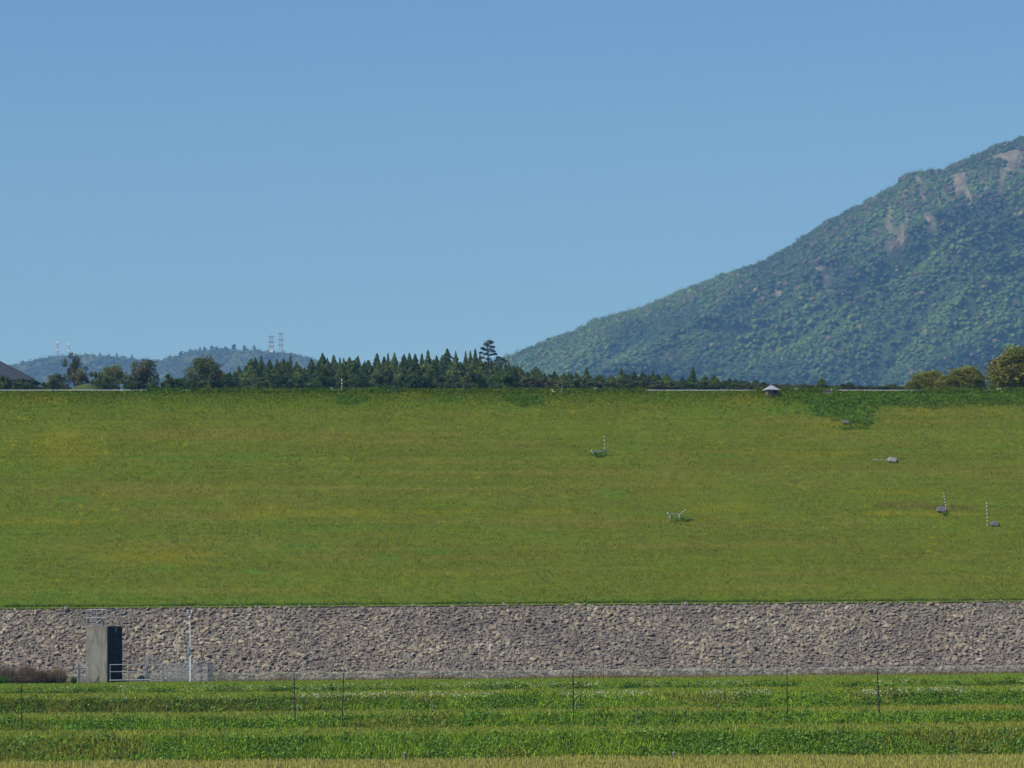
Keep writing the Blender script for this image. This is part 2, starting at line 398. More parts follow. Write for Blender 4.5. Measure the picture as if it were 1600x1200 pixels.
# ------------------------------------------------------------ blades and leaves
def blades(name, P, H, Wd, colr, lean=.35, label=None, cat=None):
    n = len(P); a = rng.uniform(0, 2*np.pi, n); side = np.stack([np.cos(a), np.sin(a), np.zeros(n)], -1)
    ln = np.stack([rng.normal(0, lean, n), rng.normal(0, lean, n), np.ones(n)], -1)
    ln /= np.linalg.norm(ln, axis=1)[:, None]
    w2 = (Wd/2)[:, None]*side; tip = P+ln*H[:, None]+np.stack([np.zeros(n), np.zeros(n), -.0*H], -1)
    mid = P+ln*(H*.55)[:, None]*np.array([.7, .7, 1.05])
    V = np.stack([P-w2, P+w2, mid+w2*.8, mid-w2*.8, tip], 1).reshape(-1, 3)
    b = np.arange(n)[:, None]*5
    Fc = np.concatenate([b+np.array([0, 1, 2]), b+np.array([0, 2, 3]), b+np.array([3, 2, 4])])
    c5 = np.repeat(colr, 5, axis=0)
    o = link(name, npmesh(name, V, Fc, c5), None, M_blade)
    return tag(o, label, cat, kind='stuff')
def leaves(P, size, colr, up_bias=.3, outward=None):
    """leaf quads; returns verts, faces, colours"""
    n = len(P); nn = rng.normal(size=(n, 3)); nn[:, 2] += up_bias
    if outward is not None: nn += outward*1.2
    nn /= np.linalg.norm(nn, axis=1)[:, None]
    t = np.cross(nn, rng.normal(size=(n, 3))); t /= np.linalg.norm(t, axis=1)[:, None]; b = np.cross(nn, t)
    s = size[:, None]*.5; t = t*s; b = b*s*rng.uniform(.45, .9, n)[:, None]
    V = np.stack([P-t*.9, P-b*.8+t*.1, P+t*1.1, P+b], 1).reshape(-1, 3)
    Fc = (np.arange(n)[:, None]*4+np.arange(4)); return V, Fc, np.repeat(colr, 4, axis=0)
def jit(c, n, a=.22):
    c = np.asarray(c, float); c = np.tile(c, (n, 1)) if c.ndim == 1 else c
    v = rng.normal(1, a, (n, 1)).clip(.45, 1.7); h = rng.normal(0, .10, (n, 1))
    return np.clip(c*v*np.concatenate([1+h, np.ones((n, 1)), 1-h], 1), .005, .9)
def sample_field(n, y0, y1, zs=None):
    x = rng.uniform(-1, 1, n); y = rng.uniform(y0, y1, n); x = x*(y*.1405+6)
    if zs is not None:
        k = np.isin(zone(x, y), zs); x = x[k]; y = y[k]
    return x, y
# wheat strip
x, y = sample_field(60000, 144, edges[0]+.6, [0]); n = len(x)
blades('wheat', np.stack([x, y, field_z(x, y)-.02], -1), rng.uniform(.1, .27, n), rng.uniform(.025, .045, n), jit((.36,.35,.085), n, .25), .12,
       'pale yellow green wheat filling the nearest strip of field', 'crop')
# banks
bank_specs = [(1, edges[0], edges[1], 70000, .38), (3, edges[2], edges[3], 52000, .34), (5, edges[4], edges[5], 52000, .26), (7, edges[6], edges[7], 14000, .18)]
PPs, HH, CCs = [], [], []
for zi, a, b, cnt, h in bank_specs:
    x, y = sample_field(cnt*2, a-1.2, b+1.2, [zi]); n = len(x); nz = fbm(x/2.6, y/2.0, 81+zi)
    cl = np.where((nz > .5)[:, None], np.array((.23,.35,.038)), np.array((.17,.275,.03)))
    dr = fbm(x/5, y/3+zi*7, 90); cl = np.where((dr > .64)[:, None], np.array((.25,.29,.05)), cl)
    if zi == 5: cl = cl+(np.array((.14,.15,.035))-cl)*np.clip((-x-5)/12, 0, .8)[:, None]
    PPs.append(np.stack([x, y, field_z(x, y)-.02], -1)); HH.append(rng.uniform(.4, 1.1, n)*h*(.6+nz*.9)); CCs.append(jit(cl, n, .3))
Pb = np.concatenate(PPs); Hb = np.concatenate(HH)
blades('bank_grass', Pb, Hb, rng.uniform(.025, .055, len(Hb)), np.concatenate(CCs), .4, 'lush dark green grass on the terrace banks', 'grass')
# treads
PPs, HH, CCs = [], [], []
for zi, a, b, cnt, h, c0 in [(2, edges[1], edges[2], 60000, .28, (.31,.33,.05)), (4, edges[3], edges[4], 60000, .22, (.31,.33,.05)), (6, edges[5], edges[6], 70000, .16, (.28,.33,.037)), (8, edges[7], YTOE+8, 130000, .14, (.25,.33,.033))]:
    x, y = sample_field(cnt, a-1.2, b+1.2, [zi]); n = len(x); nz = fbm(x/6, y/9, 101+zi)[:, None]
    cl = np.array(c0)*(1+(.5-nz)*.6*np.array([.8, -.1, .4]))
    PPs.append(np.stack([x, y, field_z(x, y)-.02], -1)); HH.append(rng.uniform(.5, 1.1, n)*h)
    if zi == 8:
        dd = np.clip((-x*duy+(y-YTOE)*dux+3.2)/1.6, 0, 1)[:, None]; cl = cl+(np.array((.21,.165,.08))-cl)*dd*.8
    CCs.append(jit(cl, n, .2))
Pb = np.concatenate(PPs); Hb = np.concatenate(HH)
blades('tread_grass', Pb, Hb, rng.uniform(.03, .06, len(Hb)), np.concatenate(CCs), .25, 'light olive green grass on the flat terrace strips', 'grass')
n = 15000; u = rng.uniform(-54, 60, n); s = rng.uniform(-1.3, -.12, n); x, y = dam_xy_(u, s); z = field_z(x, y)
blades('dry_grass', np.stack([x, y, z-.02], -1), rng.uniform(.12, .42, n)*(.3+1.2*fbm(u/2.0, s*0, 160)), rng.uniform(.03, .06, n), jit((.26,.205,.11), n, .25), .35, 'dry brownish grass along the foot of the low masonry wall', 'grass')
# broad leaved weeds in clumps on the banks, some dry stalks, and white flowers along bank tops
def clumps(zi, a, b, cnt, r, per, c0, size):
    x, y = sample_field(cnt*4, a-.8, b+.8, [zi]); x = x[:cnt]; y = y[:cnt]; n = len(x)
    px_ = np.repeat(x, per)+rng.normal(0, r, n*per); py_ = np.repeat(y, per)+rng.normal(0, r*.6, n*per)
    hh = np.repeat(rng.uniform(.2, 1, n), per)*r*1.3*rng.uniform(0, 1, n*per)
    Pp = np.stack([px_, py_, field_z(px_, py_)+.03+hh], -1); cb = np.repeat(jit(c0, n, .25), per, axis=0)
    return leaves(Pp, rng.uniform(.6, 1.3, n*per)*size, jit(cb, n*per, .18), .8)
def join(parts):
    Vs, Fs, Cs, off = [], [], [], 0
    for v, f, c in parts: Vs.append(v); Fs.append(f+off); Cs.append(c); off += len(v)
    return np.concatenate(Vs), np.concatenate(Fs), np.concatenate(Cs)
pp = [clumps(1, edges[0], edges[1], 520, .34, 55, (.16,.29,.05), .13), clumps(3, edges[2], edges[3], 330, .36, 50, (.14,.27,.04), .13),
      clumps(5, edges[4], edges[5], 240, .33, 45, (.13,.25,.035), .13), clumps(7, edges[6], edges[7], 260, .3, 34, (.07,.15,.02), .11)]
V_, F_, C_ = join(pp); tag(link('bank_weeds', npmesh('bank_weeds', V_, F_, C_), None, M_blade), 'broad leaved green weeds in clumps on the terrace banks', 'weeds', kind='stuff')
def flowers():
    Ps = []
    for e, cnt, x0 in ((edges[5], 5200, -12), (edges[7], 2200, -60)):
        x = rng.uniform(-40, 42, cnt); k = noise2(x/2.2, e, 120) > (.42 if e > 200 else .35); k &= (x > x0) | (rng.random(cnt) < .15); x = x[k]
        y = e+wob(x)+rng.normal(0, .25, len(x)); Ps.append(np.stack([x, y, field_z(x, y)+rng.uniform(.1, .3, len(x))], -1))
    P = np.concatenate(Ps); n = len(P); return leaves(P, rng.uniform(.06, .13, n), jit((.5,.53,.42), n, .15), 1.5)
V_, F_, C_ = flowers(); tag(link('white_flowers', npmesh('white_flowers', V_, F_, C_), None, M_blade), 'tiny white flowers dotted along the terrace edges', 'flowers', kind='stuff')
x, y = sample_field(3500, 158, 235, [1, 2, 3, 5]); k = fbm(x/1.2, y/2, 131) > .66; x = x[k]; y = y[k]; n = len(x)
blades('dry_stalks', np.stack([x, y, field_z(x, y)], -1), rng.uniform(.35, .7, n), rng.uniform(.03, .05, n), jit((.24,.17,.075), n, .2), .12, 'dry tan stalks scattered among the green grass', 'grass')
# turf of the dam face
n = 330000
u = rng.uniform(-54, 72, n); s = rng.uniform(s_b-.3, s_c+.5, n); Pd = dam_P(u, s, -.01)
ppx, ppy = proj(Pd); tc = turf_col(ppx, ppy, u, s)/.78; lum = tc.sum(1)
hh = rng.uniform(.07, .17, n)*np.where(tc[:, 0] < .07, 1.8, 1.0)
blades('dam_turf', Pd, hh, rng.uniform(.04, .09, n), jit(tc*1.05, n, .2), .45, 'short olive green turf covering the whole dam slope', 'grass')
n = 24000; u = rng.uniform(-54, 66, n); s = s_rt-.05+rng.exponential(.35, n).clip(0, 1.6)
blades('edge_grass', dam_P(u, s, -.03), rng.uniform(.12, .34, n)*(.3+1.2*fbm(u/1.6, s*0, 162)), rng.uniform(.03, .07, n), jit((.10,.165,.022), n, .3), .45, 'longer grass hanging over the top edge of the stones', 'grass')
# rank weeds along the crest and in the dark patches
n = 60000; u = rng.uniform(-50, 72, n); s = s_c-rng.exponential(2.2, n).clip(0, 9)+.25
Pd = dam_P(u, s); ppx, ppy = proj(Pd); tc = turf_col(ppx, ppy, u, s)/.78
open_ = ((ppx < 232) | ((ppx > 285) & (ppx < 300)) | ((ppx > 605) & (ppx < 625)) | ((ppx > 1010) & (ppx < 1180)) | ((ppx > 1310) & (ppx < 1440)))
hgt = rng.uniform(.1, .62, n)*np.where(open_, .3, 1.0)*(.6+.9*fbm(u/3, s/2, 140))
kb = rng.integers(0, n, 26000); ub = u[kb]; kb_ = ~open_[kb]; ub = ub[kb_]; sb_ = s_c+rng.uniform(-.5, .5, len(ub)); Pbb = dam_P(ub, sb_)
blades('crest_grass', Pbb, rng.uniform(.2, .5, len(ub))*(.35+1.1*fbm(ub/2.5, ub*0, 142)), rng.uniform(.04, .08, len(ub)), jit((.085,.15,.02), len(ub), .3), .3, 'longer green grass tufts along the crest edge of the dam', 'grass')
Vw, Fw, Cw = leaves(Pd+np.stack([0*u, 0*u, hgt*.7], -1), rng.uniform(.1, .2, n), jit(tc*1.0, n, .3), .8)
n2 = 9000; cx = []
for (ex, ey, ra, rb) in ((1315,638,60,13),(1330,622,105,10),(1450,622,115,9),(1560,622,60,7),(1345,656,22,4),(545,628,28,7),(800,622,22,8),(825,627,28,7),(255,613,50,5),(600,614,30,4),(938,713,15,3),(1060,812,18,3),(1475,801,16,2),(1330,664,26,3)):
    m_ = int(n2*ra*rb/1800)+150; a_ = rng.uniform(0, 2*np.pi, m_); q = np.sqrt(rng.random(m_))*1.35; nzq = fbm(np.cos(a_)*q*ra/14+ex, np.sin(a_)*q*rb/3.5+ey, 147); kq = nzq > .30+.38*q**2*.7; a_ = a_[kq]; q = q[kq]; m_ = len(q)
    qx = ex+np.cos(a_)*q*ra; qy = (ey+np.sin(a_)*q*rb).clip(613.5, 1000)
    k1 = hit_dam(ex-ra, ey); k2 = hit_dam(ex+ra, ey)
    zs = (1020-qy+ (800-qx)*0.00875)/F       # first guess of the sight slope, then solved for s
    for it in range(1):
        A_ = (z_c-z_rt)/(s_c-s_b); sx = (YTOE*zs-z_rt+A_*s_b)/(A_-zs)
    ux = ((qx-800)/F*(YTOE+sx+ (qx-800)/F*40)+sx*duy)/dux; cx.append(np.stack([ux, np.clip(sx, s_b, s_c)], -1))
cx = np.concatenate(cx); Pq = dam_P(cx[:, 0], cx[:, 1]); n = len(Pq)
Pq[:, 2] += rng.uniform(.03, .35, n)*(.4+fbm(cx[:, 0]/1.5, cx[:, 1]/1.5, 150))
V2, F2, C2 = leaves(Pq, rng.uniform(.12, .26, n), jit((.085,.175,.022), n, .3), .7)
V_, F_, C_ = join([(Vw, Fw, Cw), (V2, F2, C2)])
tag(link('crest_weeds', npmesh('crest_weeds', V_, F_, C_), None, M_blade), 'rank dark green weeds spreading below the crest of the dam', 'weeds', kind='stuff')

# ------------------------------------------------------------ ground behind the dam
def back_z(x, y):
    z0 = np.interp(y, [330, 388, 400, 470, 560, 640, 700, 760, 900, 1500, 2300, 9000], [-8, 20, 26.6, 32.3, 38.8, 44.6, 48.6, 51, 50, 34, 22, 20])
    return z0+(fbm(np.asarray(x)/40, np.asarray(y)/40, 161)-.5)*.7
xs = np.concatenate([np.arange(-4200, -200, 200), np.arange(-200, 201, 8), np.arange(400, 4201, 200)]); ys = np.concatenate([np.arange(330, 900, 10), np.arange(900, 8900, 200)])
X, YY = np.meshgrid(xs, ys); Z = back_z(X, YY)
g = np.tile(np.array((.07,.10,.03)), (X.size, 1))
tag(link('ground', npmesh('ground', np.stack([X.ravel(), YY.ravel(), Z.ravel()], -1), grid_faces(len(xs), len(ys)), g, True), None, M_field), kind='structure')
xs = np.arange(-4200, 4201, 200); ys = np.array([-300, 0, 100, 200, 300, 345]); X, YY = np.meshgrid(xs, ys); Z = X*0-6.5
tag(link('lowland', npmesh('lowland', np.stack([X.ravel(), YY.ravel(), Z.ravel()], -1), grid_faces(len(xs), len(ys)), np.tile(np.array((.08,.12,.03)), (X.size, 1))), None, M_field), kind='structure')

# ------------------------------------------------------------ mountain and hill
def lump(sq=(1,1,.8)):
    v = IV*(1+rng.normal(0, .13, (len(IV), 1))); return v*np.array(sq)*np.array([1, 1, .70])
IV, IF = IV1, IF1
LP = np.array([lump((1,1,rng.uniform(.75, 1.1))) for _ in range(12)])
def forest(name, P, rad, colr, label, nl=26, conef=None):
    n = len(P); pi = rng.integers(0, 12, n)
    sc = np.stack([rad, rad, rad*(1 if conef is None else 1)], -1)
    V = LP[pi]*sc[:, None, :]*.92+P[:, None, :]; Fc = (IF[None]+(np.arange(n)*len(IV))[:, None, None]).reshape(-1, 3)
    cv = np.repeat(colr, len(IV), axis=0)*rng.normal(1, .06, (n*len(IV), 1)).clip(.6, 1.4)
    tq = npmesh(name, V.reshape(-1, 3), Fc, cv, False)
    o = link(name, tq, None, M_canopy); tag(o, label, 'forest', kind='stuff')
    d = rng.normal(size=(n*nl, 3)); d[:, 2] = np.abs(d[:, 2])*.9-.1; d[:, 1] -= .3; d /= np.linalg.norm(d, axis=1)[:, None]
    Pl = np.repeat(P, nl, axis=0)+d*np.repeat(sc, nl, axis=0)*rng.uniform(.85, 1.1, (n*nl, 1))
    v, f, c = leaves(Pl, np.repeat(rad, nl)*rng.uniform(.22, .42, n*nl), jit(np.repeat(colr, nl, axis=0), n*nl, .14), .3, d)
    o2 = link(name+'_foliage', npmesh(name+'_foliage', v, f, c), None, M_leaf); tag(o2, label.replace('crowns', 'leaves'), 'forest', kind='stuff')
RX = np.array([560, 660, 720, 760, 780, 820, 860, 900, 930, 1000, 1070, 1130, 1180, 1205, 1260, 1300, 1330, 1400, 1422, 1440, 1480, 1530, 1560, 1600, 1800, 2200, 2700])
RY = np.array([640, 600, 583, 568, 559, 544, 528, 513, 498, 479, 450, 426, 411, 402, 366, 342, 327, 290, 270, 265, 262, 240, 226, 213, 150, 60, 20])
KM = 1.6; YR = 3000.0*KM
rxw = (RX-800)/F*YR; rzw = np.array([W(a, b, YR).z for a, b in zip(RX, RY)])-5.5
def mtn_z(x, y):
    t = (y-2150*KM)/(YR-2150*KM); Rz = np.interp(x, rxw, rzw); z0 = 30.0; R0 = Rz; x0_, y0_ = x, y; x = x/KM; y = y/KM
    q = x*.69-y*.72; l = x*.72+y*.69
    wq = q+70*(fbm(l/260, q/300, 171)-.5)
    rid = 1-np.abs(2*fbm(wq/95, l/620, 173, 3)-1)*2.2
    rid2 = 1-np.abs(2*fbm(wq/38+5, l/200, 175, 2)-1)*2.0
    env = np.clip(np.sin(np.pi*np.clip(t, 0, 1)), 0, 1)**1.15
    h = z0+(Rz-z0)*np.clip(t, 0, 1)**1.05+KM*(rid*72+rid2*24-32)*env*np.clip((Rz-z0)/300, .15, 1)
    back = y0_ > YR; h = np.where(back, Rz-(y0_-YR)*.35, h); h = np.where(t < 0, z0+t*40, h)
    return h
scars = [  # outline in the picture (px): bare slides
 [(1430,272),(1442,278),(1450,330),(1468,345),(1462,368),(1447,352),(1438,315)],
 [(1388,316),(1394,312),(1396,390),(1385,398)],
 [(1408,348),(1414,350),(1416,384),(1404,398),(1388,395),(1398,370)],
 [(1281,414),(1296,414),(1296,449),(1286,450)],
 [(1548,244),(1590,232),(1600,240),(1598,262),(1560,275),(1570,255)],
 [(1490,272),(1502,270),(1508,300),(1496,316),(1488,300)],
 [(1470,285),(1476,284),(1484,330),(1478,350)],[(1502,262),(1508,260),(1520,310),(1512,330)],[(1562,268),(1570,266),(1566,300),(1556,310)],[(1410,300),(1414,298),(1420,345),(1414,346)],
 [(1525,250),(1532,262),(1548,300),(1540,300)],
 [(1212,446),(1220,446),(1222,462),(1212,464)]]
def inpoly(px, py, pl):
    ins = np.zeros(len(px), bool); j = len(pl)-1
    for i in range(len(pl)):
        xi, yi = pl[i]; xj, yj = pl[j]
        if yi != yj: ins ^= ((yi > py) != (yj > py)) & (px < (xj-xi)*(py-yi)/(yj-yi)+xi)
        j = i
    return ins
def scar_w(P):
    px, py = proj(P); px = px+(noise2(P[:, 0]/4, P[:, 2]/6, 181)-.5)*7+(noise2(P[:, 0]/1.6, P[:, 2]/3, 182)-.5)*8; m = np.zeros(len(P), bool)
    for s_ in scars: m |= inpoly(px, py, s_)
    return m
xs = np.arange(-260, 1000, 3.0)*KM; ys = np.arange(2100, 3200, 4.0)*KM
X, YY = np.meshgrid(xs, ys); Z = mtn_z(X, YY); P = np.stack([X.ravel(), YY.ravel(), Z.ravel()], -1); sw = scar_w(P)
col = np.tile(np.array((.06,.095,.034)), (len(P), 1)); 
sc_col = np.array((.125,.118,.088))*(.3+1.3*noise2(P[:, 0]/3, P[:, 2]/9, 183))[:, None]; col = np.where(sw[:, None], sc_col, col)
tag(link('mountain', npmesh('mountain', P, grid_faces(len(xs), len(ys)), col, False), None, M_mtn), kind='structure')
n = 84000; x = rng.uniform(-60, 520, n)*KM; y = (2180+(3010-2180)*rng.random(n)**.85)*KM; P = np.stack([x, y, mtn_z(x, y)], -1)
ppx, ppy = proj(P); k = ~scar_w(P) & (ppx > 700) & (ppx < 1680); 
near = (scar_w(P+np.array([0, 0, 8.0])) | scar_w(P+np.array([4.0, 0, 2.0])) | scar_w(P+np.array([-4.0, 0, 9.0]))) & (rng.random(n) < .68); k &= ~near
P = P[k]; x = P[:, 0]; y = P[:, 1]; n = len(P)
sel = fbm(x/85, y/120, 191); sel2 = fbm(x/25, y/32, 193); rr = rng.random(n); up_ = np.clip((P[:, 2]-230*KM)/(150*KM), 0, 1)
cgreen = np.array((.084,.150,.038)); cmid = np.array((.062,.115,.034)); cdark = np.array((.042,.080,.031)); cbr = np.array((.105,.098,.065)); cyel = np.array((.14,.15,.055))
v = ((sel-.5)*1.3+.5+(sel2-.5)*.5+(rr-.5)*.12)[:, None]
t_ = np.clip((v-.36)/.28, 0, 1); cl = np.where(t_ > .5, cmid+(cgreen-cmid)*(t_*2-1), cdark+(cmid-cdark)*t_*2); r2 = rng.random(n)
cl = np.where((r2 < .03+.25*up_)[:, None], cbr, cl); cl = np.where((r2 > .965)[:, None], cyel, cl)
cl = cl*rng.normal(1, .09, (n, 1)).clip(.7, 1.3); rad = rng.gamma(5, .62, n).clip(1.6, 6.0)
P[:, 2] += rad*.35
forest('mountain_forest', P, rad, cl, 'dense mixed forest crowns covering the big mountain slope', 22)
# hill at the left
HXp = np.array([-300, -60, 0, 30, 60, 90, 130, 160, 200, 235, 255, 275, 300, 345, 400, 445, 470, 490, 520, 560, 640, 760])
HYp = np.array([600, 580, 574, 567, 561, 556, 555, 556, 559, 563, 562, 556, 549, 546, 548, 550, 554, 561, 576, 590, 610, 640])
YH = 6800.0; hxw = (HXp-800)/F*YH; hzw = np.array([W(a, b, YH).z for a, b in zip(HXp, HYp)])-5
def hill_z(x, y):
    t = (y-5900)/(YH-5900); Rz = np.interp(x, hxw, hzw); z0 = 330.0
    h = z0+(Rz-z0)*np.clip(t, 0, 1)**.8+(fbm(x/140, y/190, 201)-.5)*60*np.sin(np.pi*np.clip(t, 0, 1))
    return np.where(y > YH, Rz-(y-YH)*.3, h)
xs = np.arange(-1500, 150, 14.0); ys = np.arange(5890, 7300, 16.0); X, YY = np.meshgrid(xs, ys); Z = hill_z(X, YY); Z[0] = 15
P = np.stack([X.ravel(), YY.ravel(), Z.ravel()], -1)
tag(link('hill', npmesh('hill', P, grid_faces(len(xs), len(ys)), np.tile(np.array((.04,.06,.025)), (len(P), 1)), False), None, M_mtn), kind='structure')
n = 9000; x = rng.uniform(-1010, -190, n); y = rng.uniform(6250, 6815, n); P = np.stack([x, y, hill_z(x, y)], -1); rad = rng.gamma(9, .6, n).clip(3, 9)
sel = fbm(x/45, y/80, 211)+rng.normal(0, .1, n); cl = np.where((sel > .6)[:, None], np.array((.08,.11,.035)), np.array((.03,.05,.025))); P[:, 2] += rad*.3
forest('hill_forest', P, rad, cl*rng.normal(1, .15, (n, 1)).clip(.6, 1.4), 'distant dark forest crowns covering the low hill with masts', 14)

# ------------------------------------------------------------ trees
def conifer_mesh(nm, h, r, ragged, c0, nleaf=2600, tiers=11, flare=.75, tip=.06):
    """crown: drooping boughs in rough tiers"""
    t = rng.random(nleaf)**.75; t = 1-t                              # 0 top? use height fraction
    zf = rng.random(nleaf)**1.15                                      # more low down
    tier = np.floor(zf*tiers)/tiers; ph = (zf*tiers) % 1
    prof_ = (1-zf)**flare*(1-.45*(ph))+tip*(zf > .0)
    a = rng.uniform(0, 2*np.pi, nleaf); lob = 1+ragged*(noise2(a*1.6+tier*31, tier*17+nleaf, 7)-.5)*2
    q = rng.uniform(.45, 1, nleaf)**.6*prof_*lob*r
    z_ = .12*h+zf*h*.88-.10*q
    P = np.stack([np.cos(a)*q, np.sin(a)*q, z_], -1)
    out = np.stack([np.cos(a), np.sin(a), np.full(nleaf, .3)], -1)
    cb = jit(c0, nleaf, .28); cl = noise2(a*1.2, zf*9, 5)[:, None]; cb = cb*(.75+.5*cl)
    sz_ = (r*.10+.10)*rng.uniform(.6, 1.2, nleaf)*(1.15-.45*zf)
    v, f, c = leaves(P, sz_, cb, .3, out)
    # the leader
    m = 50; zt_ = h*(.9+.12*rng.random(m)); Pt = np.stack([rng.normal(0, .06, m), rng.normal(0, .06, m), zt_], -1)
    v2, f2, c2 = leaves(Pt, np.full(m, .28), jit(c0, m, .2), .3)
    v, f, c = join([(v, f, c), (v2, f2, c2)])
    me = npmesh(nm, v, f, c); me.materials.append(M_leaf); return me
def round_mesh(nm, h, r, c0, nb=34, per=75, leaf=.3, base=.28, c1=None, flat=1.0, ragged=.25, dark=None):
    """crown: many leaf clumps spread through an uneven volume, with gaps"""
    cs, rs = [], []
    for k in range(nb):
        a = random.uniform(0, 2*math.pi); zz = random.uniform(-1, 1); q = (random.random())**.38
        rr_ = math.sqrt(1-zz*zz)*q; ex = 1+random.uniform(-ragged, ragged)
        cs.append((math.cos(a)*rr_*r*ex*.82, math.sin(a)*rr_*r*ex*.82, h*(base+(1-base)*.5)+zz*q*h*(1-base)*.42*flat)); rs.append(r*random.uniform(.2, .36))
    cs = np.array(cs); rs = np.array(rs); n = nb*per
    d = rng.normal(size=(n, 3)); d /= np.linalg.norm(d, axis=1)[:, None]
    P = np.repeat(cs, per, axis=0)+d*np.repeat(rs, per)[:, None]*rng.uniform(.55, 1.1, (n, 1))*np.array([1, 1, .75])
    cc_ = jit(c0, nb, .2)
    if c1 is not None: cc_ = np.where((rng.random(nb) < .45)[:, None], jit(c1, nb, .15), cc_)
    v, f, c = leaves(P, rng.uniform(.6, 1.3, n)*leaf, jit(np.repeat(cc_, per, axis=0), n, .22), .3, d)
    v[:, 2] *= h/np.percentile(v[:, 2], 99.6); k_ = r/np.percentile(np.hypot(v[:, 0], v[:, 1]), 97.5); v[:, :2] *= k_
    me = npmesh(nm, v, f, c); me.materials.append(M_leaf); return me
def trunk_mesh(nm, h, r, limbs=5, spread=1.0, top=.9):
    mb = MB(); mb.tube((0,0,-.6), (.03*h,0,h*.35), r, r*.75); mb.tube((.03*h,0,h*.34), (0,.02*h,h*.7), r*.76, r*.45); mb.tube((0,.02*h,h*.69), (.01*h,0,h*top), r*.46, r*.12)
    for k in range(limbs):
        a = k*2.4+random.random(); z0 = h*random.uniform(.35, .7); L = spread*random.uniform(.6, .9)
        mb.tube((0,0,z0), (math.cos(a)*L, math.sin(a)*L, z0+L*random.uniform(.3, .7)), r*.32, r*.08, n=5)
    bmesh.ops.recalc_face_normals(mb.bm, faces=mb.bm.faces)
    me = bpy.data.meshes.new(nm); mb.bm.to_mesh(me); mb.bm.free(); me.materials.append(M_bark); return me
CD = (.088,.140,.042); CD2 = (.115,.165,.046)
CON = [conifer_mesh('crown', 10, 4.3, .6, CD if i % 2 else CD2, 5200, 9+i, .85+.06*i, .03) for i in range(7)]
CONT = trunk_mesh('trunk', 10, .18, 0, 1, .95)
RND = [round_mesh('crown', 6, 2.3, c, 46, 80, .34, .12, c1) for c, c1 in (((.055,.09,.03), (.08,.12,.036)), ((.06,.09,.032), (.13,.13,.055)), ((.09,.15,.034), (.06,.105,.028)), ((.105,.115,.052), (.08,.105,.04)))]
RNDT = trunk_mesh('trunk', 6, .16, 5, 1.4, .75)
def tree(kind, crown, trunk, loc, sx, sz_, label, cat, group=None, rz=None):
    e = empty(kind, loc, label, cat, group, random.uniform(0, 6.28) if rz is None else rz); e.scale = (sx, sx, sz_)
    c = bpy.data.objects.new('crown', crown); C.objects.link(c); c.parent = e
    t = bpy.data.objects.new('trunk', trunk); C.objects.link(t); t.parent = e
    return e
def put(px, topy, Y): p = W(px, topy, Y); g = float(back_z(p.x, Y)); return Vector((p.x, Y, g)), p.z-g
ORD = 'first second third fourth fifth sixth seventh eighth ninth tenth eleventh twelfth thirteenth fourteenth fifteenth sixteenth seventeenth eighteenth nineteenth twentieth'.split()
ORD += ['twenty-'+o for o in ORD[:9]]+['thirtieth']+['thirty-'+o for o in ORD[:9]]+['fortieth']+['forty-'+o for o in ORD[:9]]
tips = [(50,318),(75,312),(112,300),(165,325),(212,318),(252,320),(295,288),(333,340),(425,318),(495,284),(525,312),(565,295),(605,312),(628,315),(665,310),(717,300),(760,335),(785,330),(835,285),(880,308),(905,285),(945,280),(1005,292),(1038,284),(1075,290),(1117,285),(1155,265),(1208,300),(1245,298),(1275,255),(1328,272),(1390,270),(1420,268),(1450,258),(1480,285)]
tips = [(380+a/4, 480+b/4) for a, b in tips]+[(720+a/4, 480+b/4) for a, b in ((300,340),(785,372),(1000,378),(1135,396),(1200,398),(1090,412),(1050,418),(1285,412),(1450,370),(1525,422),(1580,418))]
for i, (px, py) in enumerate(tips):
    Yt = random.uniform(640, 690); loc, h = put(px, py-1, Yt); s_ = h/10.4
    tree('conifer', CON[i % 7], CONT, loc, random.uniform(.42, .85)*(1 if i < 36 else .75), s_, 'narrow dark conifer, %s spire from the left along the tree belt skyline' % ORD[i], 'tree', 'skyline conifers of the tree belt')
# filler belt, lower than the skyline tips
TX = [245, 300, 345, 372, 400, 450, 500, 560, 620, 680, 740, 800, 830, 850, 900, 960, 1000, 1060, 1120, 1180, 1230, 1290, 1420]
TY = [590, 588, 580, 573, 568, 566, 564, 562, 566, 563, 559, 568, 575, 579, 583, 584, 582, 588, 591, 595, 598, 601, 604]
for i in range(150):
    px = 345+(1215-345)*(i+random.random())/150; py = np.interp(px, TX, TY)+random.uniform(-6, 6)+ (3 if i % 3 else 0)
    loc, h = put(px, py, random.uniform(610, 700)); k = i % 7
    tree('conifer', CON[k], CONT, loc, random.uniform(.5, .8), h/10.4, 'dark conifer packed inside the dense tree belt below its skyline', 'tree', 'conifers inside the tree belt')
for i in range(95):
    px = 240+(1420-240)*(i+random.random())/95; ty = np.interp(px, TX, TY); py = ty+(604-ty)*random.uniform(.25, .9)
    loc, h = put(px, py, random.uniform(575, 612)); k = random.choice([0, 0, 1, 0, 2]) if px < 840 else random.choice([0, 1, 1, 3, 2])
    if 120 < px < 245: continue
    tree('bushy_tree', RND[k], RNDT, loc, random.uniform(.7, 1.1), h/6.0, 'bushy broadleaf tree growing at the foot of the conifer belt', 'tree', 'bushy trees in front of the conifers')
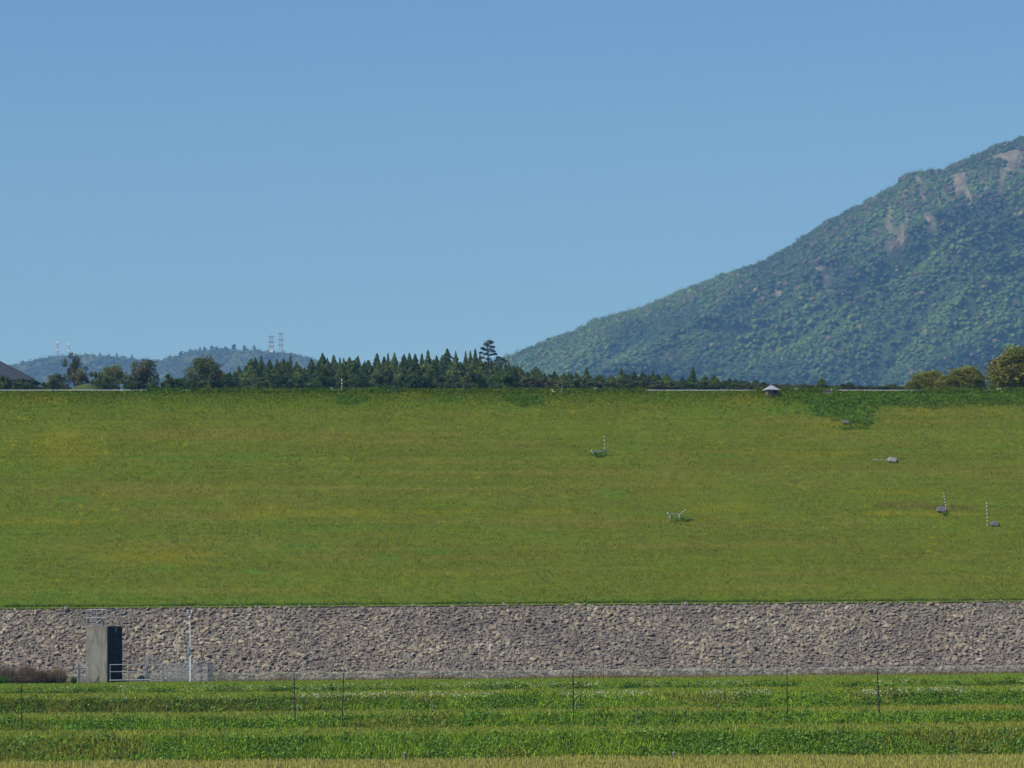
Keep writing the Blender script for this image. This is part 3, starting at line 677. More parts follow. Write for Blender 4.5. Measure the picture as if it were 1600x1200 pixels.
# left: shrubs and single trees that can be told apart
def single(kind, crown, trunk, px, py, Y, wpx, label, cat='tree', bh=6.0, bw=4.6):
    loc, h = put(px, py, Y); return tree(kind, crown, trunk, loc, wpx/F*Y/bw, h/bh, label, cat)
oak = round_mesh('crown', 6, 2.3, (.09,.125,.038), 75, 90, .22, .25, (.16,.17,.045)); oak2 = round_mesh('crown', 6, 2.3, (.13,.19,.042), 75, 90, .22, .1, (.17,.19,.05))
oak3 = round_mesh('crown', 6, 2.3, (.11,.13,.05), 70, 90, .22, .2, (.11,.11,.05)); tuf = round_mesh('crown', 6, 2.3, (.12,.125,.06), 34, 60, .28, .2, (.06,.075,.035), ragged=.5)
chin = round_mesh('crown', 6, 2.3, (.13,.16,.035), 320, 110, .17, .0, (.22,.215,.05), ragged=.06)
single('broadleaf_tree', oak, RNDT, 318, 557, 585, 56, 'round dark tree with yellowish tufts beside the left end of the conifers')
single('broadleaf_tree', oak2, RNDT, 176, 570, 590, 44, 'small round yellow-green tree between the two darker trees')
single('broadleaf_tree', oak3, RNDT, 226, 562, 590, 47, 'dark rounded tree with pale trunk left of the conifer belt')
single('broadleaf_tree', tuf, RNDT, 117, 552, 600, 36, 'thin brownish tree with ragged top standing over the green mound')
single('broadleaf_tree', tuf, RNDT, 129, 574, 595, 36, 'low ragged spreading tree below the thin brownish one')
single('shrub', oak3, RNDT, 90, 584, 570, 36, 'yellow brown shrub beside the house roof and the green mound', 'shrub')
single('shrub', RND[0], RNDT, 153, 582, 585, 22, 'small dark shrub left of the yellow-green tree', 'shrub')
for i, (px, py, wd) in enumerate([(8,588,34),(30,592,32),(52,594,30),(72,598,26),(95,601,22)]):
    single('shrub', RND[0], RNDT, px, py, 480, wd, 'dark green hedge shrub under the house roof, %s from the left' % ORD[i], 'shrub')['group'] = 'hedge shrubs below the house'
for i, (px, py, wd, k) in enumerate([(127,600,16,0),(146,598,20,1),(104,602,22,1),(168,590,30,0),(198,588,30,0),(215,593,26,1),(238,590,28,0),(262,585,30,0),(283,590,30,2),(300,588,26,0),(338,575,30,1)]):
    single('shrub', RND[k], RNDT, px, py, 560, wd, 'low green shrub under the left hand trees, %s from the left' % ORD[i], 'shrub')['group'] = 'low shrubs under the left hand trees'
# right: chinquapin like rounded yellow bushes
for px, py, wd, Y, lb in ((1452,581,64,430,'wide yellow-tufted rounded tree, left one of the pair behind the crest'),(1480,588,44,425,'small yellow-tufted bush squeezed between the rounded pair of trees'),(1508,574,64,432,'taller yellow-tufted rounded tree, right one of the pair behind the crest'),(1428,596,30,428,'lowest yellow-tufted bush at the left end of the rounded pair'),(1604,543,118,440,'biggest yellow-tufted round tree, cut by the right edge of the view')):
    single('broadleaf_tree', chin, RNDT, px, py, Y, wd, lb)
single('broadleaf_tree', RND[0], RNDT, 1552, 568, 470, 26, 'dark narrow tree hidden behind the biggest yellow-tufted tree')
for i, (px, py, wd, k) in enumerate([(1325,598,26,1),(1345,602,20,0),(1392,600,24,3),(1255,599,26,1),(1240,602,20,0),(1185,598,26,3),(1160,596,30,1)]):
    single('shrub', RND[k], RNDT, px, py, 600, wd, 'low brownish shrub showing over the crest, %s of the row on the right' % ORD[i], 'shrub')['group'] = 'low shrubs showing over the right of the crest'
for px, py, lb in ((1307,600,'tiny dark conifer alone over the crest beside the grey box'),(1283,590,'thin green upright tree right of the pale roofed hut'),):
    loc, h = put(px, py, 560); tree('conifer', CON[0], CONT, loc, .55, h/10.4, lb, 'tree')
# the flat tiered pine
def pine():
    Y = 640; loc, h = put(762, 531, Y); e = empty('pine_tree', loc, 'tall pine with flat tiered branches rising above the conifer belt', 'tree')
    s = Y/F; mb = MB(); mb.tube((0,0,-.5), (.15,0,h*.5), .22, .16); mb.tube((.15,0,h*.49), (-.05,0,h*.97), .16, .06)
    blobs = [(2,-1,6,3.0),(6,1,4,2.5),(-3,3,5,2.5),(0,6,7,3),(7,8,4,2),(-8,10,4,2.2),(-4,12,6,2.5),(4,13,6,2.8),(9,15,4,1.8),(-11,17,4,1.8),(-3,19,6,2.5),(6,20,5,2),(12,19,3,1.6),(17,25,5,2.2),(23,28,5,2.2),(13,29,5,2.5),(-9,25,5,2.5),(1,27,6,3),(28,31,4,1.8),(20,34,7,3),(-4,33,7,3.5),(8,35,8,3.5)]
    parts = []
    for (dx, dy, wd, th) in blobs:
        cxx, czz = dx*s, h-(dy+3)*s; mb.tube((.05,0,czz-.35), (cxx, random.uniform(-.6, .6), czz-.05), .06, .025, n=5)
        m_ = 230; qx = rng.normal(0, wd*s*.45, m_); P = np.stack([cxx+qx, rng.normal(0, wd*s*.5, m_), czz+rng.normal(0, th*s*.42, m_)-.12*np.abs(qx)+random.uniform(-.2, .2)*qx], -1)
        parts.append(leaves(P, rng.uniform(.10, .24, m_), jit((.055,.066,.034), m_, .3), .8))
    mb.build('trunk', M_bark, e); v, f, c = join(parts); link('crown', npmesh('crown', v, f, c), e, M_leaf)
pine()
# skyline trees of the far hill
far = [(145,335,16),(225,325,12),(265,315,14),(390,290,8),(625,280,12),(680,285,10),(730,287,12),(825,290,10),(1062,295,16),(1130,275,24),(1190,262,20),(1225,262,16),(1250,243,12),(1280,248,20),(1325,240,22),(1355,245,20),(1412,245,24),(1463,230,34),(1528,238,20),(1590,238,16)]
farc = round_mesh('crown', 6, 2.3, (.03,.048,.024), 26, 30, .9, .05)
for i, (a, b, wd) in enumerate(far):
    px, py = a/4, 480+b/4; p = W(px, py, YH+2); g = float(np.interp(p.x, hxw, hzw))-1; h = max(p.z-g, 6)
    sh = i in (4, 5, 7, 8, 12)
    e = tree('conifer' if sh else 'broadleaf_tree', CON[0] if sh else farc, CONT if sh else RNDT, Vector((p.x, YH+2, g)), (wd/4+1)/F*YH/(3.8 if sh else 4.6), h/(10.4 if sh else 6), 'bluish far tree on the left hill skyline, %s from the left' % ORD[i], 'tree', 'far trees on the hill skyline')
for i, (a, b, wd) in enumerate([(1530,185,10),(545,185,26),(440,232,14),(840,66,18)]):
    px, py = (720+a/4, 480+b/4); 
    if i == 0: continue
    p = W(px, py, YR+2); g = float(np.interp(p.x, rxw, rzw)); h = max(p.z-g, 6)
    tree('broadleaf_tree', farc, RNDT, Vector((p.x, YR+2, g-1)), (wd/4)/F*YR/4.6, h/6, 'dark tree standing out on the mountain ridge, %s' % ['', 'at its low left end', 'lowest of all', 'farther up the ridge'][i], 'tree', 'trees standing out on the mountain ridge')

# ------------------------------------------------------------ masts on the hill
def mast(px, ybase, ytop, wpx, kind, label):
    p0 = W(px, ybase, YH-6); p1 = W(px, ytop, YH-6); H = p1.z-p0.z+12; e = empty('lattice_mast', (p0.x, p0.y, p0.z-12), label, 'antenna mast', 'antenna masts on the far hill')
    s = YH/F; w = wpx*s/2; mb = MB(); n = 6
    def hw(z): return w*(1.25-.55*z/H)
    for sx in (-1, 1):
        for sy in (-1, 1): mb.tube((sx*hw(0), sy*hw(0), 0), (sx*hw(H), sy*hw(H), H), .38, n=4)
    for i in range(n):
        z0, z1 = H*i/n, H*(i+1)/n
        for sx, sy, tx, ty in ((-1,-1,1,-1),(1,-1,1,1),(1,1,-1,1),(-1,1,-1,-1)):
            mb.tube((sx*hw(z0), sy*hw(z0), z0), (tx*hw(z1), ty*hw(z1), z1), .2, n=4); mb.tube((sx*hw(z1), sy*hw(z1), z1), (tx*hw(z1), ty*hw(z1), z1), .2, n=4)
    mb.build('lattice', M_steel, e)
    if kind == 'decks':
        for f_, k in ((.97, 1.9), (.72, 1.9), (.5, 1.5)):
            m2 = MB(); zz = H*f_; m2.box((0,0,zz), (hw(zz)*2*k+1.6, hw(zz)*2*k, 1.3), bev=.06)
            for j in range(-2, 3): m2.tube((j*w*.7, -hw(zz)*k, zz), (j*w*.7, -hw(zz)*k, zz+1.3), .12, n=4)
            m2.tube((-hw(zz)*k, -hw(zz)*k, zz+1.3), (hw(zz)*k, -hw(zz)*k, zz+1.3), .1, n=4); m2.build('platform', M_steel, e)
        m3 = MB(); m3.tube((0,0,H), (0,0,H+5), .2, .06); m3.build('antenna', M_steel, e)
    else:
        for f_, r in ((.93, 2.3), (.55, 2.3)):
            m2 = MB(); zz = H*f_; m2.tube((0,-w-1.0,zz), (0,-w-.3,zz), r, r*.55, n=16); m2.tube((0,-w-.3,zz), (0,0,zz), .15); m2.ball((0,-w-1.1,zz), r*.5, (1,.3,1)); m2.build('dish_antenna', M_white, e)
        m3 = MB(); m3.tube((0,0,H), (0,0,H+3), .12, .05); m3.build('antenna', M_steel, e)
mast(90, 553, 533, 3.2, 'dish', 'leftmost mast on the far hill carrying two bright white dishes')
mast(107.5, 553, 536, 3.0, 'dish', 'thin grey mast right of the mast with bright white dishes')
mast(424, 547, 525, 5.5, 'decks', 'left one of the two broad platform masts over the white hut')
mast(439, 548, 520, 5.0, 'decks', 'right one of the two broad platform masts on the far hill')
p = W(424, 549, YH-14); e = empty('relay_hut', (p.x, p.y, p.z-2), 'small white relay building at the foot of the broad masts', 'building')
mb = MB(); mb.box((0,0,3.2), (6.4,4,6.4)); mb.build('wall', M_white, e); mb = MB(); mb.box((0,0,6.55), (7,4.6,.3)); mb.build('roof', M_zinc, e); mb = MB(); mb.box((1,-2.03,3.4), (1.2,.08,1.2)); mb.build('window', M_dark, e)

# ------------------------------------------------------------ house, mound
p = W(0, 597, 500); e = empty('house', (p.x-1.5, 500, float(back_z(p.x, 500))), 'house with a dark grey hipped tile roof at the left edge', 'house')
gz = p.z-e.location.z; s = 500/F
ev = gz+.0; rx = 57*s+1.5; rg = (595-553)*s
mb = MB(); E = 59*s+1.5; z0 = ev+.05
mb.poly([(-7,-4.2,z0),(E,-4.2,z0),(E,4.2,z0),(-7,4.2,z0),(-4,0,z0+rg),(-.2,0,z0+rg),(-7,-4.2,z0-.18),(E,-4.2,z0-.18),(E,4.2,z0-.18),(-7,4.2,z0-.18)],
        [(0,1,5,4),(1,2,5),(2,3,4,5),(3,0,4),(0,6,7,1),(1,7,8,2),(2,8,9,3),(3,9,6,0),(6,9,8,7)]); ro = mb.build('roof', M_roof, e)
mb = MB(); mb.tube((-4,0,z0+rg+.02), (-.2,0,z0+rg+.02), .12); mb.tube((-.2,0,z0+rg), (E,-4.2,z0+.03), .08); mb.build('ridge_tile', M_roof, ro)
mb = MB(); mb.box(((-6+E-1)/2, 0, ev/2-.1), (E+5, 6.9, ev-.1)); mb.build('wall', M_wall, e)
for x_ in (-3.5, -.5, 2.2):
    mb = MB(); mb.box((x_, -3.47, ev-1.3), (1.1,.06,1.1)); f_ = mb.build('window', M_dark, e)
    mb = MB(); mb.box((x_, -3.5, ev-1.9), (1.3,.16,.06)); mb.build('sill', M_white, f_)
# green mound
xs = np.linspace(-1, 1, 40); X, YY = np.meshgrid(xs, xs); p = W(120, 600, 545); Xm = np.where(X < .25, (X-.25)/1.25, (X-.25)/.75); rr_ = np.sqrt(Xm**2+YY**2).clip(0, 1)
gz = float(back_z(p.x, 545)); Z = gz-2+(p.z-gz+2)*np.cos(rr_*np.pi/2)**1.7+(fbm(X*4, YY*4, 301)-.5)*.8
V = np.stack([p.x+X.ravel()*8, 545+YY.ravel()*12, Z.ravel()], -1)
tag(link('grassy_mound', npmesh('grassy_mound', V, grid_faces(40, 40), np.tile(np.array((.06,.09,.03)), (1600, 1)), True), None, M_turf), kind='structure')

# ------------------------------------------------------------ crest furniture
def crest(px, s=s_c, dz=0):
    # point on the crest line seen in column px
    d = ray(px, 611); t_ = d.x/d.y; u = (t_*(YTOE+s*dux)+s*duy)/(dux-t_*duy); x, y = dam_xy(u, s); return Vector((x, y, float(dam_z(s))+dz))
e = empty('guardrail', crest(800, s_c+1.2), 'low white guard rail running along the whole crest of the dam', 'guardrail', rz=DY)
mb = MB(); mb.box((0,0,.25), (150,.06,.07), bev=.02); mb.build('rail', M_white, e)
for k in range(50):
    mb = MB(); mb.box((-73.5+3*k, .08, .12), (.09,.09,.42)); mb.build('post', M_steel, e)
def whitebox(px, w_, h_, lab, cat='box'):
    p = crest(px, s_c+.2); e = empty('instrument_box', p, lab, cat, rz=DY)
    mb = MB(); mb.box((0,0,.12+h_/2), (w_, .35, h_), bev=.02); mb.build('cabinet', M_white, e)
    mb = MB(); mb.box((w_*.15, -.19, .12+h_*.45), (.1,.03,h_*.55)); mb.build('door', M_grey, e)
    mb = MB()
    for sx in (-1, 1): mb.box((sx*w_*.35, 0, .06), (.08,.08,.2))
    mb.build('foot', M_grey, e)
whitebox(929, .34, .3, 'small white box on the crest right of the middle, left one of three')
whitebox(1245, .45, .28, 'small white box on the crest right of the pale roofed hut')
whitebox(1560.5, .42, .26, 'small white box on the crest in front of the biggest yellow tree')
p = crest(1205, s_c-1.3, -.1); e = empty('valve_hut', p, 'small brown hut with a pale grey pyramid roof on the crest', 'hut', rz=R(15))
mb = MB(); mb.box((0,0,.35), (1.15,1.1,.75)); mb.build('wall', M_brown, e)
mb = MB(); mb.poly([(-.72,-.7,.73),(.72,-.7,.73),(.72,.7,.73),(-.72,.7,.73),(-.05,0,1.22),(.05,0,1.22),(-.72,-.7,.68),(.72,-.7,.68),(.72,.7,.68),(-.72,.7,.68)],[(0,1,5,4),(1,2,5),(2,3,4,5),(3,0,4),(0,6,7,1),(1,7,8,2),(2,8,9,3),(3,9,6,0),(6,9,8,7)]); mb.build('roof', M_zinc, e)
mb = MB(); mb.box((.2,-.57,.33), (.4,.04,.6)); mb.build('door', M_dark, e)
p = crest(1292, s_c-.6); e = empty('concrete_pit', p, 'low grey box with flat lid on the crest among dark weeds', 'box', rz=DY)
mb = MB(); mb.box((0,0,.1), (.8,.5,.35), bev=.02); mb.build('body', M_grey, e); mb = MB(); mb.box((0,0,.30), (.9,.6,.05)); mb.build('lid', M_brown, e); mb = MB(); mb.tube((.45,-.2,0), (.45,-.2,.5), .03); mb.build('post', M_white, e)

# ------------------------------------------------------------ survey frames on the dam face
def striped(parent, a, b, r=.032, bands=6, c1=None, c2=None):
    c2 = M_wood; bands = bands+4
    a = Vector(a); b = Vector(b)
    for mm, par, nm in ((c1 or M_white, 0, 'pole'), (c2 or M_red, 1, 'band')):
        mb = MB()
        for k in range(bands):
            if k % 2 == par: mb.tube(a.lerp(b, k/bands), a.lerp(b, (k+1)/bands), r+(par*.003))
        if nm == 'pole': po = mb.build(nm, mm, parent)
        else: mb.build(nm, mm, po)
def frame(px, py, L, label, pole=None, knob=True, legs=True):
    u, s = hit_dam(px, py); P = dam_P(u, s); e = empty('survey_frame', Vector(P.tolist()), label, 'survey marker', 'survey markers on the dam slope', DY)
    mb = MB(); mb.tube((-L/2,0,.42), (L/2,0,.42), .045); mb.build('crossbar', M_steel, e)
    for sx in (-1, 1):
        mb = MB(); mb.tube((sx*L*.38,0,-.1), (sx*L*.44,0,.44), .04); mb.tube((sx*L*.30,-.25,-.2), (sx*L*.42,0,.40), .035); mb.build('leg', M_steel, e)
        mb = MB(); mb.box((sx*L*.42,0,.46), (.16,.14,.15), bev=.02); mb.build('bracket', M_grey, e)
    if knob: mb = MB(); mb.ball((-L/2-.05,0,.48), .08); mb.build('target', M_white, e)
    if pole: striped(e, pole[0], pole[1], c2=M_wood if pole[2] else M_red)
    return e
frame(935, 712, 1.25, 'grey metal frame with a tall white pole upright at its right end', ((.62,0,.3), (.58,0,2.15), 1))
frame(1054, 810, 1.2, 'grey metal frame with a white pole leaning away to the right', ((.2,-.1,.1), (1.15,.05,.9), 1))
def block(px, py, pole, label, sc=1.0, c=None):
    u, s = hit_dam(px, py); P = dam_P(u, s); e = empty('marker_block', Vector(P.tolist()), label, 'survey marker', 'survey markers on the dam slope', DY)
    mb = MB(); mb.box((0,0,.2*sc), (.85*sc,.6*sc,.42*sc), Quaternion((0,1,0), .12), bev=.07*sc); mb.build('block', c or M_grey, e)
    mb = MB(); mb.box((0,-.02,.44*sc), (.5*sc,.4*sc,.1*sc), Quaternion((0,1,0), .12), bev=.02); mb.build('cap', M_steel, e)
    mb = MB(); mb.ball((.42*sc,-.15,.12), .14*sc, (1,1,.8)); mb.build('cable_reel', M_dark, e)
    if pole: striped(e, pole[0], pole[1], .034, 10, c2=M_dark if len(pole) < 3 else pole[2])
block(1394, 722, ((-.4,-.1,.18), (-2.1,-.3,.22)), 'pale grey block with a thin white pole lying on the grass to its left', 1.0, M_wall)
block(1471, 800, ((.5,0,.0), (.22,0,2.0)), 'dark grey block beside a leaning white and black banded pole')
block(1554, 822, ((-.7,0,.05), (-.72,0,2.45), M_wood), 'dark grey block right of a tall white banded upright pole', .9)
block(1322, 662, None, 'small grey block without any pole below the dark weed patch', .75)
def post_with_bits(px, py, h, label, white):
    u, s = hit_dam(px, py); P = dam_P(u, s); e = empty('marker_post', Vector(P.tolist()), label, 'survey marker', 'survey markers on the dam slope', DY)
    if white: striped(e, (0,0,-.1), (-.02,0,h), .045, 6, c2=M_wood)
    else: mb = MB(); mb.tube((0,0,-.1), (-.04,0,h*.6), .06, .045); mb.tube((-.04,0,h*.6), (.02,0,h), .045, .02); mb.build('pole', M_wood, e)
    mb = MB(); mb.box((-.95,0,.28), (.3,.2,.1), Quaternion((0,1,0), .6)); mb.ball((-1.1,0,.42), .09); mb.build('target', M_white, e)
    mb = MB(); mb.tube((-1.0,0,.2), (0,0,.26), .03); mb.tube((-.95,0,-.1), (-.98,0,.25), .04); mb.tube((-.12,0,-.1), (-.1,0,.5), .04); mb.build('crossbar', M_steel, e)
post_with_bits(534.5, 613.5, 1.55, 'white upright post with small white target just below the crest', True)
post_with_bits(879, 616, 1.35, 'grey crooked post with white bits just below the crest', False)

# ------------------------------------------------------------ tower, railing, fences
YT = 299.0; pT = W(162.5, 1067, YT); gT = pT.z; ppm = F/YT
e = empty('intake_tower', (pT.x, YT, gT), 'square stained concrete tower with a dark side standing before the rock facing', 'tower', rz=-R(32)*-1)
e.rotation_euler.z = -R(32); TWd = 34/ppm/math.cos(R(32))
TW_H = (1067-979)/ppm
a_ = TWd; 
def tower():
    h = TW_H; w_ = a_; c0 = .0
    mb = MB(); mb.box((0, .0, h/2-.3), (w_, w_-.0, h+.6), bev=.025); mb.build('shaft', M_conc, e)
    # shade of right hand face painted as black boards; concrete edge strip, chipped bracket
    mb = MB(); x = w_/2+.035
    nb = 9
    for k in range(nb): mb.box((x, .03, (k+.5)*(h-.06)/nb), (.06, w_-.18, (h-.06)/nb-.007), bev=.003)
    mb.build('shade_panel', M_black, e)
    mb = MB(); mb.box((w_/2+.085, .12, h-.3), (.05,.22,.42), Quaternion((1,0,0), .12), bev=.03); mb.build('bracket', M_conc, e)
    mb = MB(); mb.box((w_/2+.05, -w_/2+.045, h/2), (.1,.09,h)); mb.build('edge_strip', M_conc, e)
    # railing
    hh = (979-953)/ppm; r = .026; q = w_/2-.06
    mb = MB()
    cs = [(-q,-q),(q,-q),(q,q),(-q,q)]
    for i in range(4):
        (x0,y0),(x1,y1) = cs[i], cs[(i+1) % 4]
        for zf in (.5, 1.0): mb.tube((x0,y0,h+hh*zf), (x1,y1,h+hh*zf), r)
    mb.build('handrail', M_steel, e)
    for i in range(4):
        (x0,y0),(x1,y1) = cs[i], cs[(i+1) % 4]
        for f_ in (0, .5): mb = MB(); mb.tube((x0+(x1-x0)*f_, y0+(y1-y0)*f_, h-.02), (x0+(x1-x0)*f_, y0+(y1-y0)*f_, h+hh), r*1.1); mb.build('rail_post', M_steel, e)
    mb = MB(); mb.tube((-.15,-.1,h), (-.15,-.1,h+.5), .09); mb.tube((-.15,-.1,h+.5), (-.15,-.1,h+.56), .22, n=14); mb.build('gate_wheel', M_steel, e)
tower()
def fpt(px, py=None, Y=YT): p = W(px, 1067 if py is None else py, Y); return p
def chain(parent, a, b, h, sp=.1, r=.005):
    """chain link panel: two families of crossing wires"""
    mb = MB(); a = Vector(a); b = Vector(b); L = (b-a).length; ax = (b-a)/L; upv = Vector((0,0,1)); n = int((L+h)/sp)
    for k in range(n):
        d = k*sp
        for sgn in (0, 1):
            x0, z0 = (d, 0) if d < L else (L, d-L); x1, z1 = (d-h, h) if d > h else (0, d)
            if sgn: x0, x1 = L-x0, L-x1
            mb.tube(a+ax*x0+upv*z0, a+ax*x1+upv*z1, r, n=3)
    return mb.build('chain_link', M_wire, parent)
YFn = YT-1.6
p0 = fpt(253, 1068, YFn); p1 = fpt(324, 1066, YFn); H = 31/ppm
f = empty('mesh_fence', p0, 'grey chain link fence panel right of the concrete tower around the white pole', 'fence'); L = p1-p0; L.z = 0
chain(f, (0,0,0), tuple(L), H); mb = MB(); mb.tube((0,0,H), (L.x,L.y,H), .025); mb.tube((0,0,.06), (L.x,L.y,.06), .02); mb.build('top_rail', M_steel, f)
for k in (0, .35, .7, 1): mb = MB(); mb.tube((L.x*k,L.y*k,-.3), (L.x*k,L.y*k,H+.03), .032); mb.build('post', M_steel, f)
# return side going towards the stones
mb_o = chain(f, (L.x,0,0), (L.x+.3,2.0,0), H); chain(f, (0,1.9,0), (L.x+.3,2.0,0), H)
mb = MB(); mb.tube((L.x,0,H), (L.x+.3,2.0,H), .025); mb.tube((L.x+.3,2.0,H), (0,1.9,H), .025); mb.build('top_rail', M_steel, f); mb = MB(); mb.tube((L.x+.3,2.0,-.3), (L.x+.3,2.0,H), .03); mb.build('post', M_steel, f)
p0 = fpt(122, 1067, YFn); p1 = fpt(138, 1067, YFn); L = p1-p0; L.z = 0
f = empty('mesh_fence', p0, 'short grey chain link fence panel left of the concrete tower', 'fence'); chain(f, (0,0,0), tuple(L), H-.1)
mb = MB(); mb.tube((0,0,H-.1), (L.x,0,H-.1), .025); mb.tube((0,0,H-.4), (L.x,0,H-.4), .025); mb.build('top_rail', M_steel, f)
for k in (0, 1): mb = MB(); mb.tube((L.x*k,0,-.3), (L.x*k,0,H), .035); mb.build('post', M_steel, f)
chain(f, (0,0,0), (-.1,2,0), H-.1)
p0 = fpt(171, 1067, YFn); p1 = fpt(228, 1067, YFn); L = p1-p0; L.z = 0
f = empty('pipe_railing', p0, 'pale pipe railing with two bars running right from the concrete tower', 'railing')
mb = MB(); mb.tube((0,0,28/ppm), (L.x,0,28.5/ppm), .028); mb.tube((0,0,17/ppm), (L.x,0,17.5/ppm), .025); mb.build('rail', M_steel, f)
mb = MB(); mb.tube((0,0,4/ppm), (L.x+.3,0,4.5/ppm), .04); mb.build('lower_pipe', M_steel, f)
for k in (.02, .5, .98): mb = MB(); mb.tube((L.x*k,.03,-.3), (L.x*k,.03,28/ppm), .028); mb.build('post', M_steel, f)
p0 = fpt(230, 1066, YFn+.2)
f = empty('swing_gate', p0, 'open grey steel gate with a tall post and sloping brace', 'gate'); x1 = 23/ppm
mb = MB(); mb.box((0,0,43/ppm/2-.1), (.13,.13,43/ppm+.2)); mb.build('tall_post', M_steel, f)
mb = MB(); mb.tube((0,0,41/ppm), (x1,0,28/ppm), .035); mb.build('brace', M_steel, f); mb = MB(); mb.box((x1,0,30/ppm/2-.1), (.11,.11,30/ppm+.2)); mb.build('gate_post', M_steel, f)
chain(f, (0,0,.05), (x1,0,.05), 27/ppm, .12); mb = MB(); mb.tube((0,0,28/ppm), (x1,0,28/ppm), .02); mb.tube((0,0,.1), (x1,0,.1), .02); mb.tube((0,0,.1), (x1,0,28/ppm), .015); mb.build('leaf_frame', M_steel, f)
# concrete slab and rubble by the gate
pz = fpt(205, 1066, YT+.6); f = empty('concrete_slab', pz, 'low grey concrete slab strewn with dark rubble behind the railing', 'slab')
mb = MB(); mb.box((.6,0,.05), (4.4,2.0,.3), bev=.03); mb.build('slab', M_conc, f)
for k in range(14):
    o = bpy.data.objects.new('rubble_stone', RM[k % 14]); C.objects.link(o); r = random.uniform(.1, .2); o.scale = (r, r, r*.7)
    o.location = pz+Vector((random.uniform(-1.4, 2.6), random.uniform(-.8, .6), .24)); o.rotation_euler.z = random.random()*6
    tag(o, 'small loose stone lying on the concrete slab behind the pipe railing', 'stone', 'loose stones on the slab')
# white instrument pole
p0 = fpt(297.5, 1067, YT-2.2); s = (YT-2.2)/F; e = empty('instrument_pole', p0, 'tall thin white pole with cameras on top standing by the fence', 'pole')
h = 112*s; mb = MB(); mb.tube((0,0,-.3), (0,0,h*.38), .062); mb.tube((0,0,h*.38), (-.02,0,h-.1), .045, .035); mb.build('pole', M_white, e)
mb = MB(); mb.box((-.03,0,h-.12), (.42,.07,.06)); mb.build('crossarm', M_white, e)
for sx in (-1, 1): mb = MB(); mb.box((sx*.17-.03,-.05,h+.0), (.15,.22,.13), Quaternion((0,1,0), sx*-.5), bev=.02); mb.build('camera_head', M_white, e)
mb = MB(); mb.ball((-.06,-.06,h-.55), .1, (.8,.8,1.2)); mb.build('sensor', M_white, e)
mb = MB(); mb.box((-.14,-.03,h*.38+.35), (.2,.16,.5), bev=.02); mb.build('control_box', M_steel, e)
mb = MB(); mb.box((0,-.02,h*.38+.66), (.6,.1,.06)); mb.box((.28,-.02,h*.38+.6), (.12,.1,.12)); mb.build('side_arm', M_steel, e)
mb = MB(); mb.tube((-.17,0,0), (-.15,0,h*.38+.2), .02); mb.build('conduit', M_steel, e)

# ------------------------------------------------------------ thin poles and stakes in the field
def fpole(px, ytop, ybase, Y, r, label, m=M_dark, tilt=0, grp='thin poles standing in the terraces', name='thin_pole', cat='pole'):
    a = W(px, ybase, Y); a.z = float(field_z(a.x, Y))-.05; b = W(px+tilt, ytop, Y); h = b.z-a.z
    e = empty(name, a, label, cat, grp); mb = MB(); d = Vector((b.x-a.x, 0, h)); k1 = d*.35+Vector((.01,0,0)); k2 = d*.7-Vector((.012,0,0))
    mb.tube((0,0,-.3), k1, r, r*.95, 6); mb.tube(k1, k2, r*.95, r*.85, 6); mb.tube(k2, d, r*.85, r*.75, 6); mb.build('shaft', m, e)
    mb = MB(); mb.tube(d*.995, d*1.012, r*1.25, r*1.0, 6)
    for zf in (.3, .45, .62, .8): mb.tube(d*zf-Vector((0,0,.02)), d*zf+Vector((0,0,.02)), r*1.25, n=6)
    mb.build('tie', m, e); return e
Yp = edges[2]+.5
fpole(33.5, 1068, 1131, Yp-1, .022, 'faint brown thin pole nearest the left edge of the field')
fpole(461, 1052, 1128, Yp, .03, 'dark rusty thin pole, left one of the close pair', tilt=-1.5)
fpole(534.5, 1052, 1130, Yp, .026, 'dark rusty thin pole leaning slightly, right one of the close pair', tilt=2.5)
fpole(896, 1046, 1120, Yp, .03, 'black straight thin pole alone near the middle of the field', tilt=-.5)
fpole(1230, 1045, 1122, Yp, .026, 'dark thin pole, left one of the two on the right')
fpole(1374, 1045, 1116, Yp, .032, 'brown thin pole farthest to the right, leaning a little left', tilt=-3)
for i, (px, yt, yb) in enumerate([(736.5, 1033, 1063), (943, 1034, 1062), (1108, 1046, 1058), (1135, 1040, 1057)]):
    fpole(px, yt, yb, YTOE-5, .02, 'faint slim rod at the foot of the stones, %s from the left' % ORD[i], M_dark, 0, 'slim rods at the foot of the stones', 'slim_rod', 'rod')
def stake(px, yt, yb, Y, r, label):
    a = W(px, yb, Y); a.z = float(field_z(a.x, Y))-.05; b = W(px, yt, Y); h = b.z-a.z
    e = empty('wooden_stake', a, label, 'stake', 'short grey stakes in the grass'); mb = MB(); mb.tube((0,0,-.2), (.02,0,h), r, r*.85, 7); mb.build('post', M_wood, e); mb = MB(); mb.tube((.02,0,h-.002), (.02,0,h+.06), r*.9, r*.3, 7); mb.build('tip', M_grey, e)
Ys = edges[4]-.3; Y1 = edges[0]-.2
for px, yt, yb, Y, r, lb in ((260,1104,1119,Ys,.05,'short grey stake on the left of the field below the white pole'),(465,1103,1119,Ys,.06,'short grey stake right beside the left rusty pole'),(676,1103,1116,Ys,.055,'short grey stake between the rusty pair and the middle pole'),
        (899.5,1099,1120,Ys,.06,'short grey stake touching the black middle pole'),(995,1104,1131,Yp,.03,'taller grey stake right of the middle pole'),(1122.5,1103,1121,Ys,.05,'short dark stake left of the right hand poles'),(1432,1098,1115,Ys,.05,'short grey stake right of the farthest pole'),
        (632,1177,1191,Y1,.09,'stout grey stub at the wheat edge left of the middle'),(1052.5,1176,1187,Y1,.085,'stout pinkish grey stub at the wheat edge in the middle'),(1462,1168,1181,Y1,.085,'stout bluish grey stub at the wheat edge on the right')):
    stake(px, yt, yb, Y, r, lb)
